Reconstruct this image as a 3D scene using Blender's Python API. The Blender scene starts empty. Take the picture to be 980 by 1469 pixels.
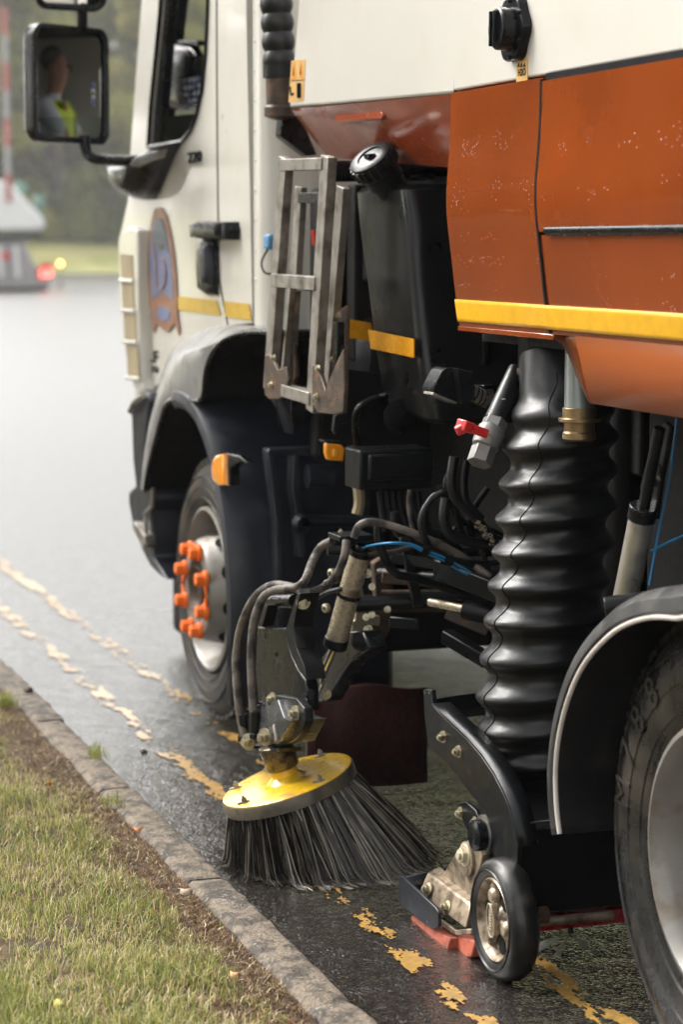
import bpy, bmesh, math, random
import numpy as np
from mathutils import Vector, Matrix, noise as mnoise
random.seed(7)
S = bpy.context.scene
# ------------------------------------------------------------------ camera
F, CX, CY, VX, VY, H = 3200.0, 490.0, 734.5, -610.0, 350.0, 1.52   # focal length in photo pixels, vanishing point of the kerb, eye height
pitch = math.atan((CY - VY) / F)
yaw = 0.0
v = Vector((VX - CX, CY - VY, F)).normalized()
w = Vector((v.x, v.y * math.cos(0) * 0 + v.z * math.cos(pitch) + v.y * math.sin(pitch), 0))
yaw = math.atan2(w.x, w.y)
Rz = Matrix.Rotation(yaw, 3, 'Z')
RR = Rz @ Vector((1, 0, 0)); RF = Rz @ Vector((0, math.cos(pitch), -math.sin(pitch))); RU = Rz @ Vector((0, math.sin(pitch), math.cos(pitch)))
cam = bpy.data.objects.new('camera', bpy.data.cameras.new('camera'))
S.collection.objects.link(cam); S.camera = cam
cam.matrix_world = Matrix(((RR.x, RU.x, -RF.x, 0), (RR.y, RU.y, -RF.y, 0), (RR.z, RU.z, -RF.z, H), (0, 0, 0, 1)))
cam.data.sensor_fit = 'VERTICAL'; cam.data.sensor_height = 36; cam.data.sensor_width = 24
cam.data.lens = F / 1469 * 36
cam.data.clip_start = 0.1; cam.data.clip_end = 1000
cam.data.dof.use_dof = True; cam.data.dof.focus_distance = 4.85; cam.data.dof.aperture_fstop = 3.3
# ------------------------------------------------------------------ light
SUN_EL, SUN_AZ = math.radians(40), math.radians(326)      # azimuth clockwise from +Y: ahead and to the left, behind cloud
W = bpy.data.worlds.new('World'); S.world = W; W.use_nodes = True
nt = W.node_tree; nt.nodes.clear()
sky = nt.nodes.new('ShaderNodeTexSky'); sky.sky_type = 'NISHITA'; sky.sun_disc = False
sky.sun_elevation = SUN_EL; sky.sun_rotation = SUN_AZ; sky.dust_density = 4; sky.air_density = 1.0; sky.ozone_density = 0.6
hs = nt.nodes.new('ShaderNodeHueSaturation'); hs.inputs['Saturation'].default_value = 0.12
bg = nt.nodes.new('ShaderNodeBackground'); bg.inputs[1].default_value = 0.15
wo = nt.nodes.new('ShaderNodeOutputWorld')
nt.links.new(sky.outputs[0], hs.inputs['Color']); wt = nt.nodes.new('ShaderNodeMix'); wt.data_type = 'RGBA'; wt.blend_type = 'MULTIPLY'; wt.inputs[0].default_value = 1; wt.inputs[7].default_value = (1, .985, .96, 1); nt.links.new(hs.outputs[0], wt.inputs[6]); nt.links.new(wt.outputs[2], bg.inputs[0]); nt.links.new(bg.outputs[0], wo.inputs[0])
sl = bpy.data.lights.new('sun', 'SUN'); sl.energy = 1.5; sl.angle = math.radians(35); sl.color = (1, .97, .92)
so = bpy.data.objects.new('sun', sl); S.collection.objects.link(so)
sd = Vector((math.sin(SUN_AZ) * math.cos(SUN_EL), math.cos(SUN_AZ) * math.cos(SUN_EL), math.sin(SUN_EL)))
so.rotation_euler = sd.to_track_quat('Z', 'Y').to_euler(); so.location = (-5, -5, 12)
S.view_settings.view_transform = 'Standard'; S.view_settings.look = 'None'; S.view_settings.gamma = 1
S.view_settings.exposure = 1.8; S.view_settings.use_curve_mapping = False
# ------------------------------------------------------------------ pixel of the photo -> point on a real plane
def P(x, y, X=None, Y=None, Z=None):
    d = (x - CX) * RR + (CY - y) * RU + F * RF
    if X is not None: t = X / d.x
    elif Y is not None: t = Y / d.y
    else: t = (Z - H) / d.z
    return Vector((0, 0, H)) + t * d
def PX(p):
    q = Vector(p) - Vector((0, 0, H)); c = q.dot(RF)
    return CX + F * q.dot(RR) / c, CY - F * q.dot(RU) / c, c
# ------------------------------------------------------------------ materials
MATS = {}
def mat(name, col, rough=.5, metal=0, coat=0, coat_r=.08, var=.12, scale=6, bump=0, bscale=60, spec=.5, dirt=None, dscale=9, dlo=.52, dhi=.7, drops=0, drop_scale=90, emit=None, trans=0, ior=1.45, rvar=0.08):
    m = bpy.data.materials.new(name); m.use_nodes = True; n = m.node_tree; b = n.nodes['Principled BSDF']
    L = n.links.new
    tc = n.nodes.new('ShaderNodeNewGeometry'); pos = tc.outputs['Position']
    def noise(sc, det=5):
        t = n.nodes.new('ShaderNodeTexNoise'); t.inputs['Scale'].default_value = sc; t.inputs['Detail'].default_value = det; L(pos, t.inputs['Vector']); return t.outputs['Fac']
    def mrange(src, a, b_, c, d):
        r = n.nodes.new('ShaderNodeMapRange'); L(src, r.inputs[0])
        for i, q in enumerate((a, b_, c, d)): r.inputs[i + 1].default_value = q
        return r.outputs[0]
    def mix(f, A, B, typ='MIX'):
        x = n.nodes.new('ShaderNodeMix'); x.data_type = 'RGBA'; x.blend_type = typ
        if isinstance(f, (int, float)): x.inputs[0].default_value = f
        else: L(f, x.inputs[0])
        for i, q in ((6, A), (7, B)):
            if isinstance(q, tuple): x.inputs[i].default_value = (*q[:3], 1)
            else: L(q, x.inputs[i])
        return x.outputs[2]
    c0 = tuple(c * (1 - var) for c in col); c1 = tuple(min(1, c * (1 + var)) for c in col)
    c = mix(mrange(noise(scale), .3, .7, 0, 1), c0, c1)
    if dirt:
        df = mrange(noise(dscale, 9), dlo, dhi, 0, 1)
        c = mix(df, c, dirt)
    L(c, b.inputs['Base Color'])
    rr = mrange(noise(scale * 3.1, 6), .3, .7, max(.02, rough - rvar), min(1, rough + rvar))
    if dirt:
        ad = n.nodes.new('ShaderNodeMath'); ad.operation = 'MULTIPLY_ADD'; L(df, ad.inputs[0]); ad.inputs[1].default_value = .25; L(rr, ad.inputs[2]); rr = ad.outputs[0]
    L(rr, b.inputs['Roughness'])
    b.inputs['Metallic'].default_value = metal; b.inputs['Coat Weight'].default_value = coat; b.inputs['Coat Roughness'].default_value = coat_r
    b.inputs['Specular IOR Level'].default_value = spec
    b.inputs['Transmission Weight'].default_value = trans; b.inputs['IOR'].default_value = ior
    if emit:
        b.inputs['Emission Color'].default_value = (*emit[:3], 1); b.inputs['Emission Strength'].default_value = emit[3]
    nrm = None
    if bump:
        bp = n.nodes.new('ShaderNodeBump'); bp.inputs['Strength'].default_value = bump; bp.inputs['Distance'].default_value = .004
        L(noise(bscale, 6), bp.inputs['Height']); nrm = bp.outputs[0]
    if drops:
        vo = n.nodes.new('ShaderNodeTexVoronoi'); vo.inputs['Scale'].default_value = drop_scale; L(pos, vo.inputs['Vector'])
        hgt = mrange(vo.outputs['Distance'], 0, .26, 1, 0)
        msk = n.nodes.new('ShaderNodeSeparateColor'); L(vo.outputs['Color'], msk.inputs[0])
        th = mrange(msk.outputs[0], 1 - drops, 1 - drops + .02, 0, 1)
        big = mrange(noise(7, 3), .5, .62, 0, 1)
        mu = n.nodes.new('ShaderNodeMath'); mu.operation = 'MULTIPLY'; L(hgt, mu.inputs[0]); L(th, mu.inputs[1])
        mv = n.nodes.new('ShaderNodeMath'); mv.operation = 'MULTIPLY'; L(mu.outputs[0], mv.inputs[0]); L(big, mv.inputs[1])
        bq = n.nodes.new('ShaderNodeBump'); bq.inputs['Strength'].default_value = 1; bq.inputs['Distance'].default_value = .003; L(mv.outputs[0], bq.inputs['Height'])
        if nrm: L(nrm, bq.inputs['Normal'])
        nrm = bq.outputs[0]
    if nrm:
        L(nrm, b.inputs['Normal'])
        if coat: L(nrm, b.inputs['Coat Normal'])
    MATS[name] = m; return m
M_CREAM = mat('cream_paint', (.57, .55, .505), .3, rvar=.02, coat=.6, var=.05, scale=1.5, drops=.12, drop_scale=150, dirt=(.5, .46, .38), dscale=5, dlo=.5, dhi=1.2)
M_CAB = mat('cab_cream_paint', (.60, .58, .525), .35, coat=.6, var=.03, scale=2, dirt=(.5, .45, .36), dscale=5, dlo=.5, dhi=1.1)
M_ORANGE = mat('orange_paint', (.22, .043, .006), .14, coat=.9, coat_r=.03, var=.16, scale=2.2, rvar=.02, bump=.03, bscale=18, drops=.16, drop_scale=140)
M_SKIRT = mat('skirt_paint', (.22, .05, .006), .35, rvar=.02, coat=.15, coat_r=.2, var=.1, scale=3, bump=.02, bscale=60)
M_BROWN = mat('dark_orange_paint', (.32, .06, .018), .2, coat=.35, coat_r=.05, var=.18, scale=5, bump=.05, bscale=30, drops=.25, drop_scale=120)
M_YELLOW = mat('yellow_tape', (.75, .4, .012), .35, coat=.5, var=.08, scale=30, bump=.15, bscale=150)
M_REFL = mat('reflective_tape', (.82, .36, .01), .25, coat=1, var=.1, scale=40)
M_STRIPE = mat('cab_stripe_tape', (.52, .33, .03), .4, coat=.3, var=.1, scale=20)
M_BLACK = mat('black_plastic', (.004, .005, .006), .24, spec=.22, coat=.06, var=.3, scale=9, bump=.12, bscale=70, dirt=(.009, .008, .007), dscale=6, dlo=.55, dhi=.85)
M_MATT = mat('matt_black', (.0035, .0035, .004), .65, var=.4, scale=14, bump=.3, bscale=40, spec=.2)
M_SATIN = mat('satin_black', (.004, .005, .006), .34, spec=.28, var=.3, scale=9, bump=.1, bscale=90, dirt=(.016, .013, .010), dscale=22, dlo=.58, dhi=.8)
M_GUARD = mat('mudguard_plastic', (.009, .012, .019), .38, var=.25, scale=7, bump=.15, bscale=120, dirt=(.04, .045, .055), dscale=8, dlo=.52, dhi=.85)
M_GREY = mat('grey_plastic', (.2, .2, .195), .36, coat=.15, var=.12, scale=5, bump=.1, bscale=150, dirt=(.14, .13, .11), dscale=12)
M_RUBBER = mat('hose_rubber', (.004, .0045, .0055), .36, rvar=.06, var=.4, scale=14, bump=.12, bscale=60, spec=.42, coat=.1, coat_r=.2, dirt=(.022, .02, .018), dscale=20, dlo=.56, dhi=.8)
M_TYRE = mat('tyre_rubber', (.022, .02, .018), .55, var=.3, scale=14, bump=.25, bscale=80, dirt=(.085, .068, .05), dscale=7, dlo=.45, dhi=.75)
M_TYREW = mat('wet_tyre_rubber', (.012, .012, .012), .28, var=.3, scale=14, bump=.15, bscale=60, dirt=(.06, .048, .036), dscale=9, dlo=.5, dhi=.8)
M_STEEL = mat('brushed_steel', (.33, .31, .28), .42, metal=.85, var=.15, scale=25, bump=.2, bscale=120, dirt=(.09, .07, .055), dscale=14, dlo=.45, dhi=.7)
M_WHEEL = mat('silver_wheel_paint', (.24, .23, .21), .42, metal=.45, var=.1, scale=10, bump=.08, bscale=50, dirt=(.17, .13, .09), dscale=16, dlo=.52, dhi=.74)
M_BRONZE = mat('dirty_bronze', (.34, .27, .19), .4, metal=.5, var=.25, scale=30, bump=.35, bscale=110, dirt=(.10, .072, .045), dscale=34, dlo=.42, dhi=.66, coat=.4)
M_ZINC = mat('zinc_bolt', (.42, .38, .27), .4, metal=.7, var=.2, scale=40, dirt=(.12, .09, .06), dscale=60)
M_BRASS = mat('brass', (.27, .19, .10), .36, metal=.85, var=.2, scale=40, dirt=(.15, .1, .06), dscale=40)
M_TANK = mat('tank_plastic', (.004, .0045, .0055), .34, spec=.4, coat=.05, var=.2, bump=.05, bscale=40)
M_CYL = mat('worn_cylinder', (.46, .39, .28), .28, metal=.45, var=.1, scale=30, dirt=(.16, .12, .08), dscale=22, dlo=.58, dhi=.66)
M_CHROME = mat('chrome_rod', (.75, .75, .75), .12, metal=1, var=.05)
M_IRON = mat('rusty_iron', (.06, .042, .03), .45, metal=.3, var=.4, scale=30, bump=.4, bscale=120, dirt=(.14, .07, .03), dscale=30)
M_DISC = mat('yellow_disc_paint', (.72, .44, .02), .3, coat=.4, var=.12, scale=12, dirt=(.24, .11, .02), dscale=12, dlo=.56, dhi=.72, bump=.1, bscale=80)
M_RIMB = mat('disc_edge', (.10, .085, .06), .4, var=.3, scale=30, dirt=(.035, .03, .025), dscale=14)
M_OLDHOSE = mat('dusty_hose', (.11, .09, .075), .5, var=.3, scale=30, bump=.3, bscale=160, dirt=(.025, .023, .022), dscale=26, dlo=.48, dhi=.6)
M_ORN = mat('orange_nut_plastic', (.85, .17, .02), .45, var=.08, scale=40)
M_AMBER = mat('amber_lens', (.95, .32, .01), .2, coat=1, var=.15, scale=60)
M_AMBERL = mat('amber_lens_bright', (.98, .42, .03), .2, coat=1, var=.15, scale=60)
M_REDP = mat('red_plastic', (.62, .03, .03), .3, coat=.5, var=.1, scale=30)
M_REDR = mat('red_rubber', (.42, .10, .055), .55, var=.2, scale=30, bump=.2, dirt=(.16, .05, .03), dscale=22)
M_REDB = mat('dark_red_rubber', (.035, .005, .004), .5, var=.5, scale=40, bump=.6, bscale=90, dirt=(.02, .008, .006), dscale=30)
M_REDB2 = mat('crimson_bar', (.35, .01, .02), .3, var=.2)
M_BLUE = mat('blue_cable', (.02, .2, .42), .35, var=.1)
M_CREST = mat('crest_blue', (.14, .16, .26), .4, var=.2, scale=14)
M_CRESTD = mat('crest_slate', (.12, .15, .17), .4, var=.2, scale=14)
M_CRESTO = mat('crest_copper', (.27, .14, .09), .4, var=.2, scale=14)
M_STICK = mat('sticker_amber', (.62, .37, .12), .4, coat=.4, var=.05)
M_STICKO = mat('sticker_orange', (.75, .30, .03), .4, var=.05)
M_INK = mat('black_ink', (.008, .008, .009), .8, var=.1, spec=.1)
M_SKIN = mat('skin', (.42, .22, .15), .5, var=.1, scale=20)
M_HAIR = mat('grey_hair', (.09, .07, .06), .6, var=.3, scale=60)
M_SHIRT = mat('pale_shirt', (.55, .57, .62), .8, var=.1, scale=12)
M_VEST = mat('hi_vis_yellow', (.68, .8, .06), .6, var=.08)
M_BELT = mat('seat_belt_red', (.2, .01, .015), .6, var=.1)
M_TROU = mat('dark_trousers', (.03, .035, .05), .8, var=.2)
M_DASH = mat('dashboard_grey', (.25, .26, .25), .5, var=.1)
M_RED = mat('red_paint', (.6, .03, .02), .3, coat=.5)
M_WHITE = mat('white_paint', (.78, .78, .77), .4, var=.05)
M_TAIL = mat('red_tail_lamp', (.7, .02, .02), .3, emit=(1, .15, .12, 1.2))
M_FLASH = mat('amber_beacon', (.9, .3, .05), .3, emit=(1, .38, .1, 5.0))
M_BRIST = mat('bristle_steel', (.022, .02, .018), .38, metal=.3, var=.5, scale=30)
# glass
def glass(name, col, rough, alpha=None, metal=0):
    m = bpy.data.materials.new(name); m.use_nodes = True; n = m.node_tree; n.nodes.clear()
    o = n.nodes.new('ShaderNodeOutputMaterial'); g = n.nodes.new('ShaderNodeBsdfGlossy'); g.inputs['Roughness'].default_value = rough
    if metal: g.inputs['Color'].default_value = (*col, 1); n.links.new(g.outputs[0], o.inputs[0]); return m
    t = n.nodes.new('ShaderNodeBsdfTransparent'); t.inputs['Color'].default_value = (*col, 1)
    fr = n.nodes.new('ShaderNodeFresnel'); fr.inputs[0].default_value = 1.45
    mx = n.nodes.new('ShaderNodeMixShader'); n.links.new(fr.outputs[0], mx.inputs[0]); n.links.new(t.outputs[0], mx.inputs[1]); n.links.new(g.outputs[0], mx.inputs[2]); n.links.new(mx.outputs[0], o.inputs[0])
    return m
M_GLASS = glass('window_glass', (.8, .84, .82), .02)
M_MIRROR = glass('mirror_glass', (.82, .82, .84), .0, metal=1)
# ------------------------------------------------------------------ mesh building
COL = S.collection
WORLD = {}
def tag(o, label=None, cat=None, group=None, kind=None):
    for k, q in (('label', label), ('category', cat), ('group', group), ('kind', kind)):
        if q: o[k] = q
    return o
def empty(name, loc, label, cat, group=None):
    o = bpy.data.objects.new(name, None); COL.objects.link(o); o.location = loc; o.empty_display_size = .2
    WORLD[o] = Vector(loc); return tag(o, label, cat, group)
class MB:
    def __init__(s): s.v = []; s.f = []; s.sm = []; s.mi = []
    def add(s, vs, fs, smooth=False, mi=0):
        b = len(s.v); s.v += [tuple(q) for q in vs]; s.f += [tuple(b + i for i in f) for f in fs]; s.sm += [smooth] * len(fs); s.mi += [mi] * len(fs); return s
    def hexa(s, c, mi=0):   # c: 8 corners, bottom 4 then top 4
        return s.add(c, [(3, 2, 1, 0), (4, 5, 6, 7), (0, 1, 5, 4), (1, 2, 6, 5), (2, 3, 7, 6), (3, 0, 4, 7)], mi=mi)
    def box(s, x0, x1, y0, y1, z0, z1, mi=0):
        return s.hexa([(x0, y0, z0), (x1, y0, z0), (x1, y1, z0), (x0, y1, z0), (x0, y0, z1), (x1, y0, z1), (x1, y1, z1), (x0, y1, z1)], mi)
    def bar(s, a, b, wu, wv, up=(1, 0, 0), mi=0):   # oriented box from a to b, wu along 'up' side, wv across
        a = Vector(a); b = Vector(b); d = (b - a).normalized(); u = Vector(up); u = (u - d * u.dot(d)).normalized(); q = d.cross(u)
        c = []
        for p in (a, b):
            for su, sv in ((-1, -1), (1, -1), (1, 1), (-1, 1)): c.append(p + u * su * wu / 2 + q * sv * wv / 2)
        return s.hexa(c, mi)
    def tube(s, pts, r, n=12, caps=True, mi=0, spline=True, flat=False):
        pts = [Vector(p) for p in pts]
        if spline and len(pts) > 2: 
            k = 6 if len(pts) < 12 else 3; o = []
            rr = [r] * len(pts) if not isinstance(r, (list, tuple)) else list(r); ro = []
            for i in range(len(pts) - 1):
                p0 = pts[max(i - 1, 0)]; p1 = pts[i]; p2 = pts[i + 1]; p3 = pts[min(i + 2, len(pts) - 1)]
                for j in range(k):
                    t = j / k; o.append(.5 * ((2 * p1) + (p2 - p0) * t + (2 * p0 - 5 * p1 + 4 * p2 - p3) * t * t + (3 * p1 - p0 - 3 * p2 + p3) * t ** 3)); ro.append(rr[i] * (1 - t) + rr[i + 1] * t)
            o.append(pts[-1]); ro.append(rr[-1]); pts = o; r = ro
        R = r if isinstance(r, (list, tuple)) else [r] * len(pts)
        vs = []; N = len(pts); u = None
        for i, p in enumerate(pts):
            d = (pts[min(i + 1, N - 1)] - pts[max(i - 1, 0)])
            if d.length < 1e-9: d = Vector((0, 0, 1))
            d.normalize()
            if u is None: u = Vector((0, 0, 1)) if abs(d.z) < .9 else Vector((1, 0, 0))
            u = (u - d * u.dot(d)); u = u.normalized() if u.length > 1e-6 else d.orthogonal().normalized(); q = d.cross(u)
            for j in range(n):
                a = 2 * math.pi * j / n; vs.append(p + (u * math.cos(a) + q * math.sin(a)) * R[i])
        fs = [(i * n + j, i * n + (j + 1) % n, (i + 1) * n + (j + 1) % n, (i + 1) * n + j) for i in range(N - 1) for j in range(n)]
        s.add(vs, fs, not flat, mi)
        if caps: s.add(vs[:n], [tuple(range(n - 1, -1, -1))], mi=mi); s.add(vs[-n:], [tuple(range(n))], mi=mi)
        return s
    def cyl(s, a, b, r, n=20, r2=None, mi=0, flat=False): return s.tube([a, b], [r, r if r2 is None else r2], n, spline=False, mi=mi, flat=flat)
    def hexbolt(s, p, ax, r, h, mi=0):
        p = Vector(p); ax = Vector(ax).normalized()
        s.cyl(p, p + ax * h * .25, r * 1.45, 16, mi=mi); s.cyl(p + ax * h * .2, p + ax * h, r, 6, mi=mi, flat=True); s.cyl(p + ax * h, p + ax * h * 1.45, r * .5, 10, mi=mi); return s
    def lathe(s, prof, c, ax, n=40, mi=0, smooth=True, arc=None, u=None):   # prof: (along axis, radius)
        c = Vector(c); ax = Vector(ax).normalized(); u = Vector(u) if u else ax.orthogonal().normalized(); q = ax.cross(u)
        vs = []; a0, a1 = arc or (0, 2 * math.pi); full = arc is None; m = n if full else n + 1
        for h, r in prof:
            for j in range(m):
                a = a0 + (a1 - a0) * j / n; vs.append(c + ax * h + (u * math.cos(a) + q * math.sin(a)) * r)
        fs = []
        for i in range(len(prof) - 1):
            for j in range(n if full else n):
                k = (j + 1) % m if full else j + 1
                fs.append((i * m + j, i * m + k, (i + 1) * m + k, (i + 1) * m + j))
        return s.add(vs, fs, smooth, mi)
    def grid(s, rows, smooth=True, mi=0, close=False):
        n = len(rows[0]); vs = [p for r in rows for p in r]
        fs = [(i * n + j, i * n + j + 1, (i + 1) * n + j + 1, (i + 1) * n + j) for i in range(len(rows) - 1) for j in range(n - 1)]
        return s.add(vs, fs, smooth, mi)
    def prism(s, pts, off, mi=0):   # closed polygon extruded by vector
        pts = [Vector(p) for p in pts]; off = Vector(off); n = len(pts)
        s.add(pts + [p + off for p in pts], [tuple(range(n - 1, -1, -1)), tuple(range(n, 2 * n))] + [(i, (i + 1) % n, n + (i + 1) % n, n + i) for i in range(n)], mi=mi); return s
    def build(s, name, m, parent=None, bevel=0, label=None, seg=2, solid=0, sub=0):
        vs = np.array(s.v); c = Vector(((vs.min(0) + vs.max(0)) / 2).tolist())
        me = bpy.data.meshes.new(name); me.from_pydata([tuple(Vector(q) - c) for q in s.v], [], s.f)
        me.polygons.foreach_set('use_smooth', s.sm)
        ms = m if isinstance(m, (list, tuple)) else [m]
        for q in ms:
            if q: me.materials.append(q)
        if len(ms) > 1: me.polygons.foreach_set('material_index', s.mi)
        bm = bmesh.new(); bm.from_mesh(me); bmesh.ops.remove_doubles(bm, verts=bm.verts, dist=1e-5); bmesh.ops.recalc_face_normals(bm, faces=bm.faces); bm.to_mesh(me); bm.free()
        me.set_sharp_from_angle(angle=math.radians(38))
        o = bpy.data.objects.new(name, me); COL.objects.link(o)
        if solid: md = o.modifiers.new('solid', 'SOLIDIFY'); md.thickness = solid; md.offset = 0
        if bevel:
            md = o.modifiers.new('bevel', 'BEVEL'); md.width = bevel; md.segments = seg; md.limit_method = 'ANGLE'; md.angle_limit = math.radians(35); md.harden_normals = False
        if sub: md = o.modifiers.new('sub', 'SUBSURF'); md.levels = md.render_levels = sub
        WORLD[o] = c
        if parent is not None: o.parent = parent; o.location = c - WORLD[parent]
        else: o.location = c
        if label: o['label'] = label
        return o
def pp(pts, X): return [P(x, y, X=X) for x, y in pts]
def plate(name, pts, X, th, m, parent, bevel=.002, label=None):
    return MB().prism(pp(pts, X), (th, 0, 0)).build(name, m, parent, bevel, label)
def dome(name, pts, X0, X1, m, parent, steps=6, shrink=.0, label=None, power=.5, bevel=0):
    # outline at X0 swelling out to X1 (towards the kerb) with rounded edges
    b = MB(); base = pp(pts, X0); c = sum(base, Vector()) / len(base); rows = []
    for i in range(steps + 1):
        t = i / steps; k = shrink + (1 - shrink) * math.cos(t * math.pi / 2) ** power if i < steps else shrink + .0001
        xx = X0 + (X1 - X0) * math.sin(t * math.pi / 2)
        rows.append([Vector((xx, c.y + (p.y - c.y) * k, c.z + (p.z - c.z) * k)) for p in base] )
    cap = list(rows[-1])
    for r in rows: r.append(r[0])
    b.grid(rows); b.add(cap, [tuple(range(len(cap)))]); return b.build(name, m, parent, bevel, label)
def resample(pts, n):
    for _ in range(3 if len(pts) > 3 else 0):
        q_ = [pts[0]]
        for u_, v_ in zip(pts, pts[1:]): q_ += [(u_[0] * .75 + v_[0] * .25, u_[1] * .75 + v_[1] * .25), (u_[0] * .25 + v_[0] * .75, u_[1] * .25 + v_[1] * .75)]
        pts = q_ + [pts[-1]]
    pts = [Vector((*p, 0)) for p in pts]; d = [0]
    for i in range(1, len(pts)): d.append(d[-1] + (pts[i] - pts[i - 1]).length)
    o = []
    for k in range(n):
        t = d[-1] * k / (n - 1); i = 0
        while i < len(pts) - 2 and d[i + 1] < t: i += 1
        f = (t - d[i]) / max(1e-9, d[i + 1] - d[i]); q = pts[i].lerp(pts[i + 1], f); o.append((q.x, q.y))
    return o
def text_mesh(txt, size, ext=.002):
    c = bpy.data.curves.new('lettering', 'FONT'); c.body = txt; c.size = size; c.extrude = ext; c.align_x = 'CENTER'; c.align_y = 'CENTER'; c.resolution_u = 3
    o = bpy.data.objects.new('lettering', c); COL.objects.link(o); bpy.context.view_layer.update()
    me = bpy.data.meshes.new_from_object(o.evaluated_get(bpy.context.evaluated_depsgraph_get()))
    vs = [q.co.copy() for q in me.vertices]; fs = [tuple(p.vertices) for p in me.polygons]
    bpy.data.objects.remove(o); bpy.data.curves.remove(c); return vs, fs
def side_text(b, txt, size, at, sx=1, sz=1, ext=.002):   # lettering on a surface facing the kerb (-X): reads along -Y
    vs, fs = text_mesh(txt, size, ext); at = Vector(at)
    b.add([at + Vector((-q.z, -q.x * sx, q.y * sz)) for q in vs], fs); return b
# ================================================================== SETTING
KX = 1.367          # road edge of the kerb
def road_material():
    m = bpy.data.materials.new('wet_asphalt'); m.use_nodes = True; n = m.node_tree; b = n.nodes['Principled BSDF']; L = n.links.new
    pos = n.nodes.new('ShaderNodeNewGeometry').outputs['Position']
    def N(t, **k):
        x = n.nodes.new(t)
        for a, q in k.items(): setattr(x, a, q)
        return x
    def noise(sc, det=5, rough=.5):
        t = N('ShaderNodeTexNoise'); t.inputs['Scale'].default_value = sc; t.inputs['Detail'].default_value = det; t.inputs['Roughness'].default_value = rough; L(pos, t.inputs['Vector']); return t.outputs['Fac']
    def mr(src, a, b_, c, d):
        r = N('ShaderNodeMapRange'); L(src, r.inputs[0])
        for i, q in enumerate((a, b_, c, d)): r.inputs[i + 1].default_value = q
        return r.outputs[0]
    def math_(op, a, b_):
        r = N('ShaderNodeMath', operation=op)
        for i, q in enumerate((a, b_)):
            if isinstance(q, (int, float)): r.inputs[i].default_value = q
            else: L(q, r.inputs[i])
        return r.outputs[0]
    def mix(f, A, B):
        x = N('ShaderNodeMix', data_type='RGBA'); L(f, x.inputs[0])
        for i, q in ((6, A), (7, B)):
            if isinstance(q, tuple): x.inputs[i].default_value = (*q, 1)
            else: L(q, x.inputs[i])
        return x.outputs[2]
    vo = N('ShaderNodeTexVoronoi'); vo.inputs['Scale'].default_value = 130; L(pos, vo.inputs['Vector'])
    vo2 = N('ShaderNodeTexVoronoi'); vo2.inputs['Scale'].default_value = 260; L(pos, vo2.inputs['Vector'])
    sep = N('ShaderNodeSeparateXYZ'); L(pos, sep.inputs[0])
    col = mix(mr(noise(120, 3), .35, .65, 0, 1), (.010, .0095, .010), (.032, .03, .029))
    # muddy film in the gutter
    near = mr(math_('ADD', sep.outputs[0], math_('MULTIPLY', noise(6, 4), .35)), KX + .2, KX + .9, 1, 0)
    mudf = math_('MULTIPLY', near, mr(sep.outputs[1], 3.4, 6.3, 1, 0))
    col = mix(math_('MULTIPLY', mudf, .92), col, (.018, .0115, .0075))
    hgt = math_('ADD', math_('MULTIPLY', vo.outputs['Distance'], -1.0), math_('MULTIPLY', vo2.outputs['Distance'], -.5))
    hgt = math_('MULTIPLY', hgt, mr(mudf, 0, 1, 1, .4))
    bp = N('ShaderNodeBump'); bp.inputs['Strength'].default_value = 1; bp.inputs['Distance'].default_value = .0016; L(hgt, bp.inputs['Height'])
    bp2 = N('ShaderNodeBump'); bp2.inputs['Strength'].default_value = .5; bp2.inputs['Distance'].default_value = .02; L(noise(9, 5), bp2.inputs['Height']); L(bp.outputs[0], bp2.inputs['Normal'])
    cm = N('ShaderNodeVectorMath', operation='SUBTRACT'); L(vo.outputs['Color'], cm.inputs[0]); cm.inputs[1].default_value = (.5, .5, .5)
    cs = N('ShaderNodeVectorMath', operation='SCALE'); L(cm.outputs[0], cs.inputs[0]); L(mr(mudf, 0, 1, .17, .3), cs.inputs['Scale'])
    ca = N('ShaderNodeVectorMath', operation='ADD'); L(bp2.outputs[0], ca.inputs[0]); L(cs.outputs[0], ca.inputs[1]); cn = N('ShaderNodeVectorMath', operation='NORMALIZE'); L(ca.outputs[0], cn.inputs[0])
    stone = N('ShaderNodeSeparateColor'); L(vo.outputs['Color'], stone.inputs[0])
    col = mix(math_('MULTIPLY', mr(stone.outputs[1], .86, .9, 0, 1), mr(mudf, 0, 1, .6, .15)), col, (.13, .12, .11))
    L(col, b.inputs['Base Color']); L(cn.outputs[0], b.inputs['Normal']); cs2 = N('ShaderNodeVectorMath', operation='SCALE'); L(cm.outputs[0], cs2.inputs[0]); cs2.inputs['Scale'].default_value = .16
    ca2 = N('ShaderNodeVectorMath', operation='ADD'); L(bp2.outputs[0], ca2.inputs[0]); L(cs2.outputs[0], ca2.inputs[1]); cn2 = N('ShaderNodeVectorMath', operation='NORMALIZE'); L(ca2.outputs[0], cn2.inputs[0]); L(cn2.outputs[0], b.inputs['Coat Normal'])
    wet = mr(math_('ADD', sep.outputs[1], math_('MULTIPLY', noise(1.2, 4), 2.5)), 6.6, 10.5, 1, 0)
    L(mr(wet, 0, 1, .42, .22), b.inputs['Roughness'])
    b.inputs['Specular IOR Level'].default_value = .25
    b.inputs['Coat Weight'].default_value = 1; L(mr(wet, 0, 1, .3, .07), b.inputs['Coat Roughness'])
    return m
M_ROAD = road_material()
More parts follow.
